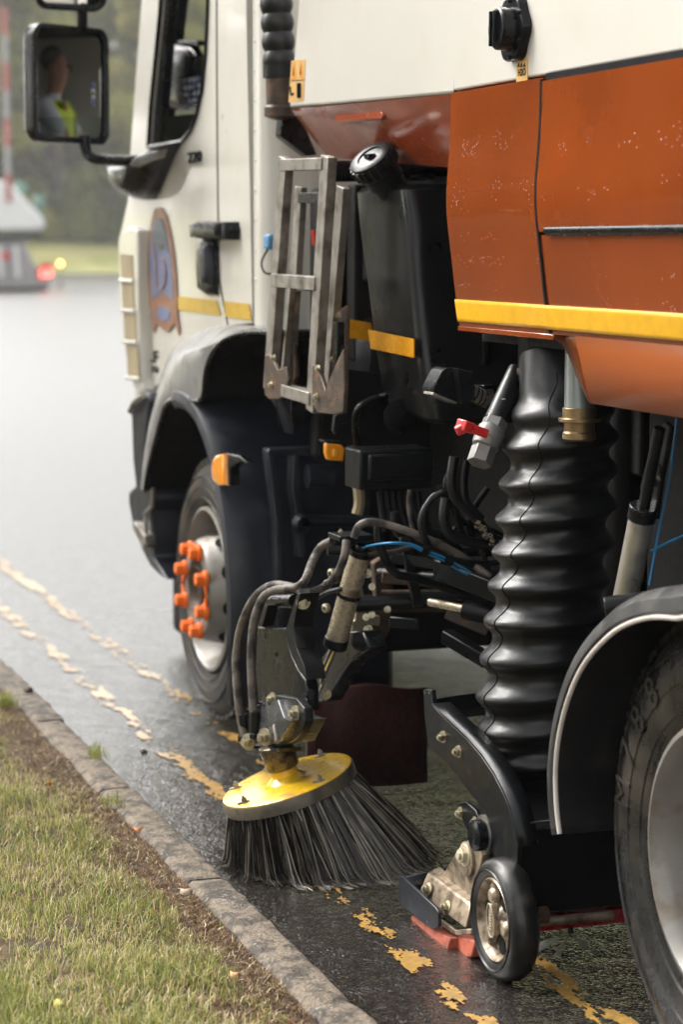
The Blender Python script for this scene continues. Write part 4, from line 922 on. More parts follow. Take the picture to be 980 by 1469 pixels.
MB().add([tp, Vector((1.904, YR, ZB + .001)), Vector((1.935, YR, fb.z - .004)), fb], [(0, 1, 2, 3)]).build('lower_skirt', M_SKIRT, T, solid=.004)
MB().box(1.90, 1.93, P(800, 487, X=1.91).y, SEAM - .004, ZB - .012, ZB).build('panel_lip', M_ORANGE, T, .002)
# body floor above the chassis (dark)
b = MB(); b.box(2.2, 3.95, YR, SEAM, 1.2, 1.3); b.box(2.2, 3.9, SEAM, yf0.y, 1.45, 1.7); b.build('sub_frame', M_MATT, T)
# filler cap and stickers
fc = P(744, 42, X=1.885)
b = MB(); ax = (-1, 0, 0); rows = []
fl = MB(); prof = []
for k in range(36):
    a = k / 36 * 2 * math.pi; r = .068 + .004 * math.cos(6 * a); prof.append((math.cos(a) * r, math.sin(a) * r))
rr = [[fc + Vector((-h, y * s_, z * s_)) for y, z in prof + prof[:1]] for h, s_ in ((0, 1), (.014, 1), (.02, .95), (.02, .6))]
fl.grid(rr); f_o = fl.build('filler_flange', M_BLACK, T, .002)
for k in range(6):
    a = k / 6 * 2 * math.pi + .5; MB().hexbolt(fc + Vector((-.018, math.cos(a) * .058, math.sin(a) * .058)), ax, .005, .005).build('bolt', M_SATIN, f_o)
b = MB(); b.lathe([(.0, .048), (-.0, .046), (.03, .044), (.034, .039), (.034, 0)], fc + Vector((-.018, 0, 0)), ax, 40)
for k in range(28):
    a = k / 28 * 2 * math.pi; p = fc + Vector((-.02, math.cos(a) * .045, math.sin(a) * .045)); b.bar(p, p + Vector((-.028, 0, 0)), .004, .004)
for s in (-1, 1): b.bar(fc + Vector((-.055, s * .010, -.036)), fc + Vector((-.055, s * .010, .036)), .014, .007)
b.build('filler_cap', M_BLACK, f_o, .0015)
ws = plate('water_label', [(741, 84), (757, 81), (757, 116), (741, 118)], 1.8835, .0015, M_STICK, T, 0)
b = MB(); side_text(b, 'H2O', .021, P(749, 104, X=1.8825), sx=.95, ext=.0004)
for k in range(3): c = P(744.5 + k * 4.2, 94, X=1.8825); b.prism([c + Vector((0, .006, -.004)), c + Vector((0, 0, .006)), c + Vector((0, -.006, -.004)), c + Vector((0, 0, -.001))], (-.0006, 0, 0))
b.build('lettering', M_INK, ws)
wl_ = plate('warning_label', [(418, 87), (438, 85), (435, 145), (414, 147)], HX - .0015, .0015, M_STICK, T, 0)
b = MB(); o_ = MB()
for i, (x, y) in enumerate(((421.5, 101), (431.5, 100))):
    c = P(x, y, X=HX - .0022); o_.prism([c + Vector((0, .02, -.02)), c + Vector((0, 0, .024)), c + Vector((0, -.02, -.02))], (-.0006, 0, 0)); b.prism([c + Vector((-.001, .006, -.014)), c + Vector((-.001, 0, .012)), c + Vector((-.001, -.006, -.014))], (-.0006, 0, 0))
c = P(419.5, 130, X=HX - .0025); b.tube([c + Vector((0, .018, .012)), c + Vector((0, .012, -.01)), c + Vector((0, -.01, -.008))], .003, 6); c = P(430, 130, X=HX - .0025); b.tube([c + Vector((0, 0, .02)), c + Vector((0, 0, -.02))], .009, 8, spline=False)
b.bar(P(417, 115.5, X=HX - .0025), P(436.5, 114.5, X=HX - .0025), .001, .002); o_.build('warning_triangle', M_STICKO, wl_); b.build('pictogram', M_INK, wl_)
# ---------------- intake hose between cab and hopper
hx_, hy_ = 2.06, yf0.y + .12
hy_ = 6.12
k0 = P(394, -40, Y=hy_); k1 = P(401, 100, Y=hy_); rr = (P(419, 50, Y=hy_) - P(371, 50, Y=hy_)).length / 2
prof = []
for i in range(90): t = i / 89; prof.append((t * (k0.z - k1.z), rr * (1 + .16 * abs(math.sin(t * math.pi * 5.2)) ** .8) - .01))
MB().lathe(prof, k1, k0 - k1, 32).build('intake_hose', M_RUBBER, T)
b = MB(); b.lathe([(0, rr * .86), (-.03, rr * .9), (-.035, rr * .8), (-.11, rr * .78), (-.115, rr * .9), (-.14, rr * .9), (-.15, rr * .3)], k1 + Vector((0, 0, .01)), (0, 0, 1), 30); ih = b.build('hose_coupling', M_IRON, T)
b = MB(); b.lathe([(.0, rr * .97), (-.035, rr * .97), (-.035, rr * .8), (0, rr * .8)], k1 + Vector((0, 0, .012)), (0, 0, 1), 30); b.build('hose_clip', M_SATIN, ih)
b = MB(); b.prism([P(x, y, Y=hy_ + .02) for x, y in ((408, 130), (425, 150), (455, 222), (440, 224), (402, 195))], (0, .05, 0)); b.build('hose_bracket', M_BLACK, ih, .003)
b = MB(); b.box(2.0, 2.6, yb - .2, yb - .12, .9, 1.68); b.build('stack_guard', M_MATT, T, .02)
# ---------------- black tank behind the cab
def loft(name, secs, m, parent, bevel=0, label=None, rad=.03, top=None):
    # secs: list of (four corners) going round; rounded corners
    b = MB(); rows = []
    for s in secs:
        r = []
        for i in range(4):
            p, a, c = s[i], s[i - 1], s[(i + 1) % 4]; d0 = (a - p); d1 = (c - p); k = min(rad, d0.length * .45, d1.length * .45)
            e0 = p + d0.normalized() * k; e1 = p + d1.normalized() * k
            for t in (0, .25, .5, .75, 1): r.append((1 - t) ** 2 * e0 + 2 * t * (1 - t) * p + t * t * e1)
        rows.append(r + [r[0]])
    b.grid(rows); n = len(rows[0]) - 1; b.add(rows[0][:-1], [tuple(range(n))]); b.add(rows[-1][:-1], [tuple(range(n))])
    return b.build(name, m, parent, bevel, label)
def sec(xf, yf, xr, yr, X, w, dx=0):   # front and rear pixel on the plane X, depth w to +X
    a = P(xf, yf, X=X); c = P(xr, yr, X=X + dx); return [a, c, Vector((c.x + w, c.y, c.z)), Vector((a.x + w, a.y, a.z))]
tk = loft('black_tank', [sec(516, 270, 577, 264, 1.985, .42), sec(508, 277, 580, 272, 1.97, .42), sec(513, 330, 588, 320, 1.97, .42), sec(524, 410, 592, 400, 1.975, .42), sec(535, 500, 603, 505, 1.98, .40), sec(546, 560, 612, 578, 1.99, .38), sec(556, 582, 618, 602, 2.0, .36), sec(572, 592, 626, 609, 2.02, .32)], M_TANK, T, rad=.035)
b = MB()
for xx in (2.13, 2.24, 2.33): p = P(600, 320, X=1.97); b.bar(Vector((xx, p.y - .006, 1.58)), Vector((xx + .02, p.y - .01, 1.22)), .022, .02)
b.build('pressed_rib', M_BLACK, tk, .006)
strip('reflective_tape', [(530, 472), (560, 479), (596, 486)], [(534, 500), (562, 506), (596, 513)], 1.968, M_REFL, .004, tk)
ct = P(533, 228, X=1.93); cb = P(560, 268, X=1.99); ax = (ct - cb).normalized()
b = MB(); b.lathe([(-.01, .0), (-.01, .044), (.02, .046), (.022, .05), (.045, .05), (.047, .047), (.06, .047)], cb, ax, 32); 
b.lathe([(.0, .056), (.006, .06), (.03, .062), (.042, .058), (.046, .05), (.046, .035), (.042, .033), (.042, .0)], ct - ax * .034, ax, 40)
for k in range(20):
    u = ax.orthogonal().normalized(); q = ax.cross(u); a = k / 20 * 6.283; p = ct - ax * .03 + (u * math.cos(a) + q * math.sin(a)) * .06; b.bar(p, p + ax * .032, .008, .006, up=u)
cpx = b.build('tank_cap', M_SATIN, tk); MB().bar(ct + ax * .008 - Vector((0, .02, 0)), ct + ax * .008 + Vector((0, .02, 0)), .02, .014).build('cap_tab', M_BLACK, cpx, .002)
b = MB(); b.cyl(P(470, 246, Y=5.68), P(662, 243, Y=5.68), .028, 16); b.build('round_beam', M_BLACK, T)
# drum shaped reservoir with yellow tape
at_ = P(525, 505, X=2.05); b = MB(); r = .125
b.lathe([(0, 0), (.004, r * .6), (.03, r * .92), (.07, r), (.3, r), (.34, r * .85), (.36, 0)], Vector((2.0, at_.y + .02, at_.z)), (1, 0, 0), 40)
res = b.build('air_reservoir', M_GUARD, T)
b = MB(); ry = at_.y - r - .002 + .02; a0 = P(494, 457, Y=ry); a1 = P(532, 463, Y=ry); a2 = P(536, 490, Y=ry); a3 = P(494, 484, Y=ry); b.prism([a0, a1, a2, a3], (0, .004, 0)); b.build('reflective_tape', M_REFL, res)
# ---------------- folded access ladder
LM = M_STEEL
def rail(px0, px1, X0, X1, wy=.028, wx=.022): a = P(*px0, X=X0); c = P(*px1, X=X1); return a, c
lad = MB(); 
def lbar(b, p0, p1, X0, X1, w, d): a, c = P(*p0, X=X0), P(*p1, X=X1); b.bar(a, c, d, w, up=(1, 0, 0)); return b
b = MB(); lbar(b, (411, 226), (388, 560), 1.80, 1.79, .06, .026); ladder = b.build('access_ladder', LM, T, .0025)
def child_bar(name, p0, p1, X0, X1, w, d, m=LM, par=ladder, bev=.0025): return lbar(MB(), p0, p1, X0, X1, w, d).build(name, m, par, bev)
child_bar('rail', (472, 224), (450, 590), 1.80, 1.79, .06, .026)
def rung(p0, p1, X, h, d=.035): a, c = P(*p0, X=X), P(*p1, X=X); o = MB().bar(a, c, d, h, up=(1, 0, 0)); 
def mkrung(p0, p1, X, h, d=.036):
    a, c = P(*p0, X=X), P(*p1, X=X); b = MB().bar(a, c, d, h, up=(1, 0, 0)); up = Vector((0, 0, 1)); n = 14
    for k in range(1, n):
        p = a.lerp(c, k / n) + up * (h / 2); b.bar(p - Vector((.015, 0, 0)), p + Vector((.015, 0, 0)), .006, .007)
    return b.build('rung', LM, ladder, .0015)
mkrung((410, 237), (470, 235), 1.80, .03); mkrung((398, 402), (460, 407), 1.795, .035); mkrung((412, 560), (452, 572), 1.79, .032)
l2 = lbar(MB(), (432, 268), (416, 530), 1.90, 1.88, .055, .02).build('inner_ladder', LM, T, .0025)
child_bar('rail', (493, 268), (470, 560), 1.87, 1.86, .055, .022, par=l2)
child_bar('rail', (420, 400), (408, 545), 1.86, 1.85, .02, .02, par=l2)
child_bar('top_hinge', (432, 284), (495, 284), 1.895, 1.895, .03, .02, M_BLACK, l2)
child_bar('rung', (420, 410), (482, 408), 1.885, 1.885, .03, .03, par=l2)
def bolt(p, par, r=.007, ax=(0, -1, 0), m=M_ZINC, h=.008, name='bolt'): return MB().hexbolt(p, ax, r, h).build(name, m, par)
# ladder foot brackets
def foot(pts, X, bl, par):
    o = MB().prism(pp(pts, X), (.012, 0, 0)).build('foot_bracket', M_IRON, par, .003)
    for x, y in bl: bolt(P(x, y, X=X - .001), o, .0075, (-1, 0, 0))
    return o
foot([(379, 515), (381, 509), (386, 508), (398, 530), (410, 526), (413, 545), (410, 562), (400, 573), (386, 573), (379, 566)], 1.775, [(394, 514), (390, 552)], ladder)
foot([(405, 495), (409, 492), (421, 495), (424, 540), (418, 552), (409, 545), (407, 520)], 1.865, [(417, 503), (415, 542)], l2)
foot([(448, 524), (455, 523), (466, 560), (478, 530), (492, 500), (494, 560), (492, 592), (480, 595), (455, 592), (447, 578)], 1.772, [(458, 529), (455, 569)], ladder)
foot([(483, 500), (488, 470), (484, 450), (490, 442), (497, 438), (496, 470), (494, 560), (478, 560)], 1.85, [(479, 557), (480, 515)], l2)
child_bar('gas_strut', (487, 462), (486, 525), 1.845, 1.84, .04, .024, M_BLACK, l2); child_bar('strut_rod', (486, 525), (485, 585), 1.84, 1.835, .012, .01, M_CHROME, l2)
bolt(P(487, 453, X=1.84), l2, .008, (-1, 0, 0))
yplate('hanger_plate', [(418, 572), (450, 585), (450, 596), (438, 608), (422, 611), (418, 605)], 5.85, .01, M_BLACK, T)
yplate('step_bracket', [(490, 538), (500, 529), (522, 532), (544, 536), (548, 560), (532, 585), (512, 600), (490, 610), (482, 624), (478, 618), (481, 596), (490, 592)], 5.5, .02, M_SATIN, T, .003)
MB().tube([P(556, 568, Y=5.45), P(530, 575, Y=5.45), P(512, 590, Y=5.45), P(510, 620, Y=5.48), P(512, 640, Y=5.5), P(500, 645, Y=5.53)], .009, 8).build('lamp_conduit', M_BLACK, T)
b = MB(); b.tube([P(400, 610, X=1.9), P(392, 540, X=1.85)], .002, 5); b.build('pull_cord', M_IRON, T)
# things behind the ladder
b = MB(); b.box(2.0, 2.35, 5.75, 5.82, 1.2, 1.68); b.box(2.02, 2.1, 5.7, 5.75, 1.42, 1.60); b.build('service_panel', M_MATT, T, .008)
b = MB(); b.tube([P(449, 330, Y=5.7), P(451, 352, Y=5.7)], .007, 8); b.build('red_gauge', M_REDP, T)
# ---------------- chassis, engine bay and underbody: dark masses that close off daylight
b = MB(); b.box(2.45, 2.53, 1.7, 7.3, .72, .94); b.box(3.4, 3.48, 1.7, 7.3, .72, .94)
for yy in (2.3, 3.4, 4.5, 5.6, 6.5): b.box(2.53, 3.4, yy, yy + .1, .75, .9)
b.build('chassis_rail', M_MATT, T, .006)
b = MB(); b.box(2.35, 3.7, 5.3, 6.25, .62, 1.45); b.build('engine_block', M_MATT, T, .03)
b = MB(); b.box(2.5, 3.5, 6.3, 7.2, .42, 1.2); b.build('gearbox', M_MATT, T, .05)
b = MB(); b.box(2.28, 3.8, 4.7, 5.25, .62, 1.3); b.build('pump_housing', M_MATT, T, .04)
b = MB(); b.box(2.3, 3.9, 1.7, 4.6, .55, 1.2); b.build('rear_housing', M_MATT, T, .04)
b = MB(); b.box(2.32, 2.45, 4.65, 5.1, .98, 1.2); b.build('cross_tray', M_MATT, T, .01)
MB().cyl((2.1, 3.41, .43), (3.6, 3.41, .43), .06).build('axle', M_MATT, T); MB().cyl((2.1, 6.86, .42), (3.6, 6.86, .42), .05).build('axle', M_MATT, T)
b = MB(); b.box(3.9, 3.98, 1.5, 6.9, .05, 1.4); b.build('far_skirt_light_block', M_MATT, T)  # unseen far skirt, extended down to the road to block light underneath
# battery box / valve block behind the mudguard
def yb_box(name, x0, y0, x1, y1, Y, d, m, par=T, bev=.006): 
    a = P(x0, y1, Y=Y); c = P(x1, y0, Y=Y); return MB().box(a.x, c.x, Y, Y + d, a.z, c.z).build(name, m, par, bev)
yb_box('valve_box', 516, 643, 622, 704, 5.32, .12, M_SATIN)
yb_box('box_cover', 530, 650, 612, 690, 5.30, .02, M_SATIN)
MB().lathe([(0, .04), (.01, .045), (.02, .0)], P(572, 597, Y=5.36), (0, -1, 0), 30).build('round_cover', M_SATIN, T)
b = MB()
for k in range(7): b.tube([P(545 + k * 9, 705, Y=5.36), P(548 + k * 9, 730, Y=5.35), P(552 + k * 11, 762, Y=5.33)], .01, 8)
b.build('cable_bundle', M_MATT, T)
b = MB(); b.tube([P(513, 690, Y=5.6), P(516, 720, Y=5.6), P(512, 738, Y=5.6)], .016, 8); b.build('tan_strap', mat('tan_strap', (.35, .27, .16), .6), T)
b = MB(); b.cyl(P(470, 790, Y=5.4), P(720, 792, Y=5.3), .012); b.cyl(P(500, 868, Y=5.3), P(700, 858, Y=5.2), .02); b.cyl(P(545, 822, Y=5.3), P(700, 834, Y=5.0), .014); b.build('cross_pipe', M_SATIN, T)
b = MB(); b.cyl(P(548, 850, Y=5.35), P(665, 849, Y=5.25), .007); b.cyl(P(550, 873, Y=5.35), P(640, 873, Y=5.3), .009); b.build('rusty_rod', M_IRON, T)
b = MB(); b.cyl(P(617, 864, Y=5.1), P(668, 874, Y=5.0), .0105); b.build('ram_rod', M_CYL, T)
b = MB(); b.cyl(P(666, 874, Y=5.0), P(708, 884, Y=4.95), .024); b.build('ram_sleeve', M_SATIN, T)
b = MB(); b.bar(P(640, 912, Y=5.1), P(700, 948, Y=4.95), .03, .035); b.bar(P(626, 815, Y=5.1), P(735, 858, Y=4.85), .02, .05); b.build('link_arm', M_SATIN, T, .003)
# dark hoses
def hoses(name, paths, r, Y, m, par=T):
    b = MB()
    for pth in paths: b.tube([P(q[0], q[1], Y=Y + (q[2] if len(q) > 2 else 0)) for q in pth], r, 10)
    return b.build(name, m, par)
hoses('coiled_hose', [[(655, 745, .05), (640, 712), (622, 712), (609, 735), (608, 760), (618, 785), (640, 800), (690, 808), (722, 806)], [(662, 760, .05), (645, 708), (618, 718), (604, 745), (610, 775), (632, 795), (690, 815)]], .0075, 5.0, M_RUBBER)
hoses('coiled_hose', [[(640, 715), (637, 745), (645, 765), (665, 775), (700, 782), (722, 786)], [(652, 655), (648, 690), (655, 715), (680, 740), (700, 765), (712, 775)], [(668, 660), (664, 690), (668, 720), (690, 745)]], .013, 4.95, M_RUBBER)
hoses('coiled_hose', [[(655, 670, .1), (640, 690), (645, 725), (660, 745), (690, 760)], [(700, 700), (680, 730), (672, 760), (690, 785)]], .008, 5.05, M_MATT)
b = MB(); rg = random.Random(3)
for k in range(46): p = P(rg.uniform(683, 712), 0, Y=4.9); t = rg.random(); q = P(684 + t * 24 + rg.uniform(-5, 5), 750 + t * 27 + rg.uniform(-5, 5), Y=4.9); b.bar(q, q + Vector((rg.uniform(-.006, .006), 0, rg.uniform(-.006, .006))), .003, .004)
b.build('chafe_braid', M_CYL, T)
hoses('blue_cable', [[(505, 792, .2), (530, 783, .1), (560, 779), (590, 781), (612, 790), (640, 801), (665, 815), (690, 828), (718, 835)], [(560, 780), (590, 783), (610, 793), (640, 806), (662, 820), (690, 832), (718, 838)]], .0028, 4.98, M_BLUE)
b = MB(); b.lathe([(-.012, .0145), (.012, .0145)], P(642, 803, Y=4.98), (1, 0, -.3), 12); b.lathe([(-.01, .012), (.01, .012)], P(610, 788, Y=4.98), (1, 0, -.4), 12); b.build('cable_tie', M_INK, T)
hoses('rust_pipe', [[(528, 795), (560, 792), (590, 785)]], .0055, 5.1, M_IRON)
rg = random.Random(77)
for k in range(2, 9):
    x0 = 500 + k * 22; y0 = rg.uniform(690, 760); hoses('engine_hose', [[(x0, y0), (x0 + rg.uniform(-10, 20), y0 + 30), (x0 + rg.uniform(10, 50), y0 + rg.uniform(45, 80)), (x0 + rg.uniform(50, 90), y0 + rg.uniform(60, 110)), (x0 + 130, y0 + rg.uniform(80, 130))]], rg.choice((.006, .008, .011)), 5.12 + rg.uniform(-.08, .12), rg.choice((M_SATIN, M_RUBBER, M_OLDHOSE if k % 4 == 0 else M_SATIN)))
for k in range(10):
    x0 = rg.uniform(505, 700); y0 = rg.uniform(770, 905); MB().hexbolt(P(x0, y0, Y=5.2), (-.3, -1, .2), rg.choice((.006, .008)), .01).build('engine_bolt', M_ZINC, T)
for k, (x0, y0, x1, y1) in enumerate(((560, 800, 640, 812), (548, 828, 690, 842), (580, 770, 600, 870), (640, 880, 700, 905), (560, 892, 600, 896))):
    MB().bar(P(x0, y0, Y=5.22), P(x1, y1, Y=5.16), .012, .028, up=(0, 1, 0)).build('engine_bracket', M_IRON if k % 2 else M_SATIN, T, .003)
# ---------------- work lamp on bracket
wy = 4.72
wl2 = yplate('work_lamp', [(621, 562), (622, 556), (634, 533), (640, 528), (648, 527), (652, 540), (658, 555), (657, 578), (655, 580), (640, 574), (622, 566)], wy, .07, M_BLACK, T, .004)
b = MB()
for k in range(7): b.bar(P(651 + k * 3.2, 528 + k * .8, Y=wy + .0), P(657 + k * 2.8, 578 - k * 1.0, Y=wy + .0), .06, .0045, up=(0, 1, 0))
b.build('cooling_fin', M_SATIN, wl2)
yplate('lens_rim', [(622, 563), (656, 577), (655, 580), (621, 567)], wy - .008, .06, M_STEEL, wl2, .001)
b = MB(); b.cyl(P(672, 560, Y=wy + .04), P(703, 576, Y=wy + .04), .019, 16); br_ = b.build('patterned_stub', M_STEEL, T)
b = MB()
for k in range(5): c = P(676 + k * 6, 562 + k * 3.2, Y=wy + .04); b.lathe([(-.003, .0195), (-.001, .0205), (.001, .0195)], c, (P(703, 576, Y=wy) - P(672, 560, Y=wy)) + Vector((.015 * (-1) ** k, 0, .01)), 16)
b.build('tape_band', M_INK, br_)
yplate('lamp_bracket', [(694, 553), (712, 552), (716, 556), (717, 580), (712, 578), (710, 558), (698, 558)], wy + .03, .05, M_BLACK, T, .003)
b = MB(); b.cyl(P(706, 574, Y=wy + .02), P(706, 574, Y=wy - .02), .014, 6, flat=True); b.build('bracket_bolt', M_SATIN, T)
# ---------------- ball valve with red lever and black pipe
a0 = P(742, 530, Y=4.55); a1 = P(712, 604, Y=4.5); a2 = P(693, 648, Y=4.48); a3 = P(688, 664, Y=4.47)
b = MB(); b.tube([a0, a1], [.02, .027], 20, spline=False); pipe = b.build('drain_pipe', M_RUBBER, T)
MB().lathe([(0, .007), (.003, .007), (.003, 0)], P(722, 575, Y=4.52) + Vector((-.008, -.021, 0)), (-.3, -1, 0), 12).build('pipe_stud', M_WHITE, pipe)
dv = (a2 - a1).normalized(); L_ = (a2 - a1).length
b = MB(); b.cyl(a1 - dv * .004, a1 + dv * .022, .0285, 6, flat=True); b.lathe([(0, .024), (.008, .031), (.03, .033), (.052, .03), (.056, .024)], a1 + dv * .014, dv, 28); b.cyl(a2 - dv * .008, a3 + dv * .002, .028, 6, flat=True)
vb = b.build('ball_valve', mat('valve_steel', (.2, .2, .195), .45, metal=.55, var=.15, scale=40, bump=.15, bscale=120), T, .0015)
b = MB(); st = a1.lerp(a2, .45); h0 = st + Vector((-.02, -.03, .0)); b.cyl(st, h0, .008, 12); b.build('valve_stem', M_STEEL, vb)
b = MB(); p0 = P(697, 622, Y=4.44); p1 = P(672, 613, Y=4.43); p2 = P(661, 609, Y=4.42); b.bar(p0, p1, .024, .02, up=(0, 1, 0)); b.bar(p1 + (p0 - p1) * .1, p2, .03, .024, up=(0, 1, 0)); b.bar(p2, p2 + Vector((.01, .005, -.018)), .03, .014); b.build('red_lever', M_REDP, vb, .003)
# ---------------- big corrugated suction hose
ctrl = [(808, 480), (809, 540), (808, 600), (801, 700), (792, 800), (783, 900), (777, 1000), (777, 1100), (779, 1170)]
Yh = [4.5, 4.47, 4.44, 4.42, 4.40, 4.40, 4.42, 4.45, 4.48]
ax_pts = [P(x, y, Y=yy) for (x, y), yy in zip(ctrl, Yh)]
left = {480: 750, 500: 749, 535: 747, 560: 747, 590: 738, 612: 733, 640: 741, 655: 735, 675: 726, 700: 735, 715: 731, 726: 720, 745: 729, 762: 726, 775: 716, 795: 724, 812: 720, 826: 709, 845: 718, 862: 712, 880: 700, 900: 708, 915: 706, 930: 694, 950: 702, 965: 702, 982: 693, 1000: 701, 1015: 701, 1032: 694, 1050: 703, 1062: 703, 1080: 697, 1095: 706, 1130: 712}
ribs = [588, 632, 682, 733, 783, 834, 885, 936, 986, 1036, 1084]
def ctr_at(y):
    for (x0, y0), (x1, y1), a, c in zip(ctrl, ctrl[1:], Yh, Yh[1:]):
        if y0 <= y <= y1: t = (y - y0) / (y1 - y0); return x0 + (x1 - x0) * t, a + (c - a) * t
    return ctrl[-1][0], Yh[-1]
def crest(y):
    base = 748 - max(0, (y - 560)) * .108 if y < 1000 else 700.5 + (y - 1000) * .07
    return base
b = MB(); rows = []; ys = [float(q) for q in np.arange(486, 1165, 3.0)]
for y in ys:
    x, Y = ctr_at(y); c = P(x, y, Y=Y)
    d = min(abs(y - r) for r in ribs); bulge = (.5 + .5 * math.cos(min(d, 25) / 25 * math.pi)) ** 1.5 * 1.15
    nearest = min(ribs, key=lambda r: abs(y - r)); bulge2 = math.exp(-((y - nearest - 9) / 9) ** 2) * .25
    lx = crest(y) - 11.5 * (bulge + bulge2) * (.55 if y < 612 else 1) + 2.5
    rad = (P(x, y, Y=Y) - P(lx, y, Y=Y)).length
    row = []
    for k in range(65):
        a = k / 64 * 2 * math.pi; wob = mnoise.noise(Vector((math.cos(a) * 1.2, math.sin(a) * 1.2, y * .011))) * .002 + mnoise.noise(Vector((math.cos(a) * 3, math.sin(a) * 3, y * .05))) * .0008
        tilt = math.cos(a) * .006 * math.sin(y * .02)
        row.append(c + Vector((math.cos(a) * (rad + wob), math.sin(a) * (rad + wob), tilt + .012 * math.cos(a + .6) )))
    row[-1] = row[0]; rows.append(row)
b.grid(rows); sh = b.build('suction_hose', M_RUBBER, T)
b = MB(); seam = []   # moulding seam running down the left of the hose
for i, r in enumerate(rows[16:-6]):
    a = 42 - 8.5 * min(1, i / 130) + .5 * math.sin(i * .37); k = int(a); t = a - k; p = r[k].lerp(r[k + 1], t); c = (r[0] + r[32]) / 2; seam.append(p + (p - c).normalized() * .0008)
b.tube(seam, .0012, 6, spline=False); b.build('moulding_seam', M_INK, sh)
x, Y = ctr_at(490); c = P(x, 500, Y=Y); rT = (c - P(750, 500, Y=Y)).length
b = MB(); b.lathe([(-.075, rT * .99), (-.07, rT * 1.02), (.1, rT * 1.02), (.1, rT * .8)], c, (0, 0, 1), 48); hc = b.build('hose_collar', M_SATIN, T)
MB().lathe([(-.058, rT * 1.03), (-.055, rT * 1.045), (-.045, rT * 1.045), (-.042, rT * 1.03)], c, (0, 0, 1), 48).build('hose_clamp', M_IRON, hc)
# ---------------- drain outlet with brass coupling
bx = 1.99
c0 = P(830, 480, X=bx); c1 = P(832, 588, X=bx); b = MB(); r_ = .034
b.tube([c0 + Vector((0, 0, .03)), c1], [r_ * .8, r_ * .95], 28, spline=False); dp = b.build('outlet_pipe', mat('zinc_pipe', (.2, .22, .22), .35, metal=.6), T)
b = MB(); b.lathe([(0, r_ * .7), (0, r_ * 1.05), (-.022, r_ * 1.05), (-.022, r_ * 1.3), (-.03, r_ * 1.3), (-.03, r_ * .98), (-.05, r_ * .95), (-.053, r_ * 1.04), (-.066, r_ * 1.04), (-.07, r_ * .9), (-.07, 0)], c1 + Vector((0, 0, .005)), (0, 0, 1), 36)
for s in (-1, 1): b.bar(c1 + Vector((s * .03, 0, -.022)), c1 + Vector((s * .048, 0, -.022)), .02, .012)
b.build('brass_coupling', M_BRASS, dp, .001)
# ---------------- hydraulic cylinder above the rear wheel
q0 = P(898, 860, X=1.98); q1 = P(921, 745, X=1.98); d = (q1 - q0); L_ = d.length; d.normalize()
b = MB(); b.cyl(q0, q1, .026, 28); cy = b.build('lift_cylinder', mat('cylinder_grey', (.42, .4, .35), .3, metal=.7, var=.06, dirt=(.25, .23, .2), dscale=12), T)
MB().cyl(q1, q1 + d * .03, .029, 28).build('end_cap', M_BLACK, cy, .002); MB().cyl(q0, q0 - d * .015, .028, 28).build('end_cap', M_BLACK, cy, .002)
MB().cyl(q1 + d * .03, q1 + d * .2, .012, 16).build('rod', M_SATIN, cy)
b = MB(); b.prism([P(x, y, X=2.0) for x, y in ((930, 745), (918, 700), (938, 620), (955, 605), (962, 612), (948, 690), (940, 745))], (.012, 0, 0)); lb = b.build('lift_bracket', M_SATIN, T, .003)
bolt(P(943, 672, X=1.997), lb, .0075, (-1, 0, 0)); bolt(P(937, 691, X=1.997), lb, .0075, (-1, 0, 0)); bolt(P(930, 728, X=1.997), lb, .006, (-1, 0, 0))
b = MB(); b.cyl(P(868, 872, X=1.9), P(868, 872, X=1.9) + Vector((.12, -.05, .02)), .022, 24); b.build('pivot_pin', M_SATIN, T, .002)
hoses('blue_cable', [[(972, 600), (962, 680), (946, 760), (932, 840)], [(990, 765), (960, 778), (935, 790)]], .0025, 3.95, M_BLUE)
# ---------------- rear mudguard: domed arc with pale edge
gw = resample([(806, 1196), (802, 1165), (800, 1130), (800, 1100), (803, 1067), (809, 1035), (818, 1003), (830, 972), (846, 945), (866, 922), (890, 901), (918, 889), (945, 884), (975, 887)], 36)
go = resample([(805, 1197), (800, 1165), (798, 1130), (798, 1100), (801, 1067), (806, 1030), (814, 995), (826, 958), (843, 922), (866, 890), (893, 866), (925, 850), (955, 843), (978, 841)], 36)
GX = 1.775
rw = [P(x, y, X=GX) for x, y in gw]; ro = [P(x, y, X=GX + .03) for x, y in go]
# continue over the top and down behind, mirrored about the wheel centre
cY = 3.40
def ext(r): 
    top = r[-1]; m_ = []
    k = [Vector((p.x, top.y - (p.y - top.y) , p.z)) for p in reversed(r[:-1])]
    zz = [Vector((top.x, top.y - .05, top.z + .012)), Vector((top.x, top.y - .12, top.z + .012))]
    return r + zz + [p + Vector((0, -.17, 0)) for p in k]
rw, ro = ext(rw), ext(ro)
mid = [a.lerp(c, .5) + Vector((-.018, 0, 0)) + (c - a) * .12 for a, c in zip(rw, ro)]; q1_ = [a.lerp(c, .2) + Vector((-.012, 0, 0)) for a, c in zip(rw, ro)]
back = [Vector((2.28, p.y, p.z)) for p in ro]
b = MB(); b.grid([rw, q1_, mid, ro, [p + Vector((.03, 0, 0)) for p in ro], back]); rg_ = b.build('rear_mudguard', mat('guard_rubber', (.014, .014, .015), .4, var=.25, bump=.15, bscale=110, scale=12, dirt=(.035, .033, .03), dscale=14, dlo=.5, dhi=.8), T, solid=.004)
b = MB(); b.tube([p + Vector((-.004, 0, 0)) for p in rw], .005, 8, spline=False); b.build('pale_edge', mat('edge_trim', (.5, .46, .42), .4, var=.15, scale=20), rg_)
b = MB(); b.box(2.2, 2.23, 3.0, 4.0, .3, 1.0); b.build('guard_back', M_MATT, T)
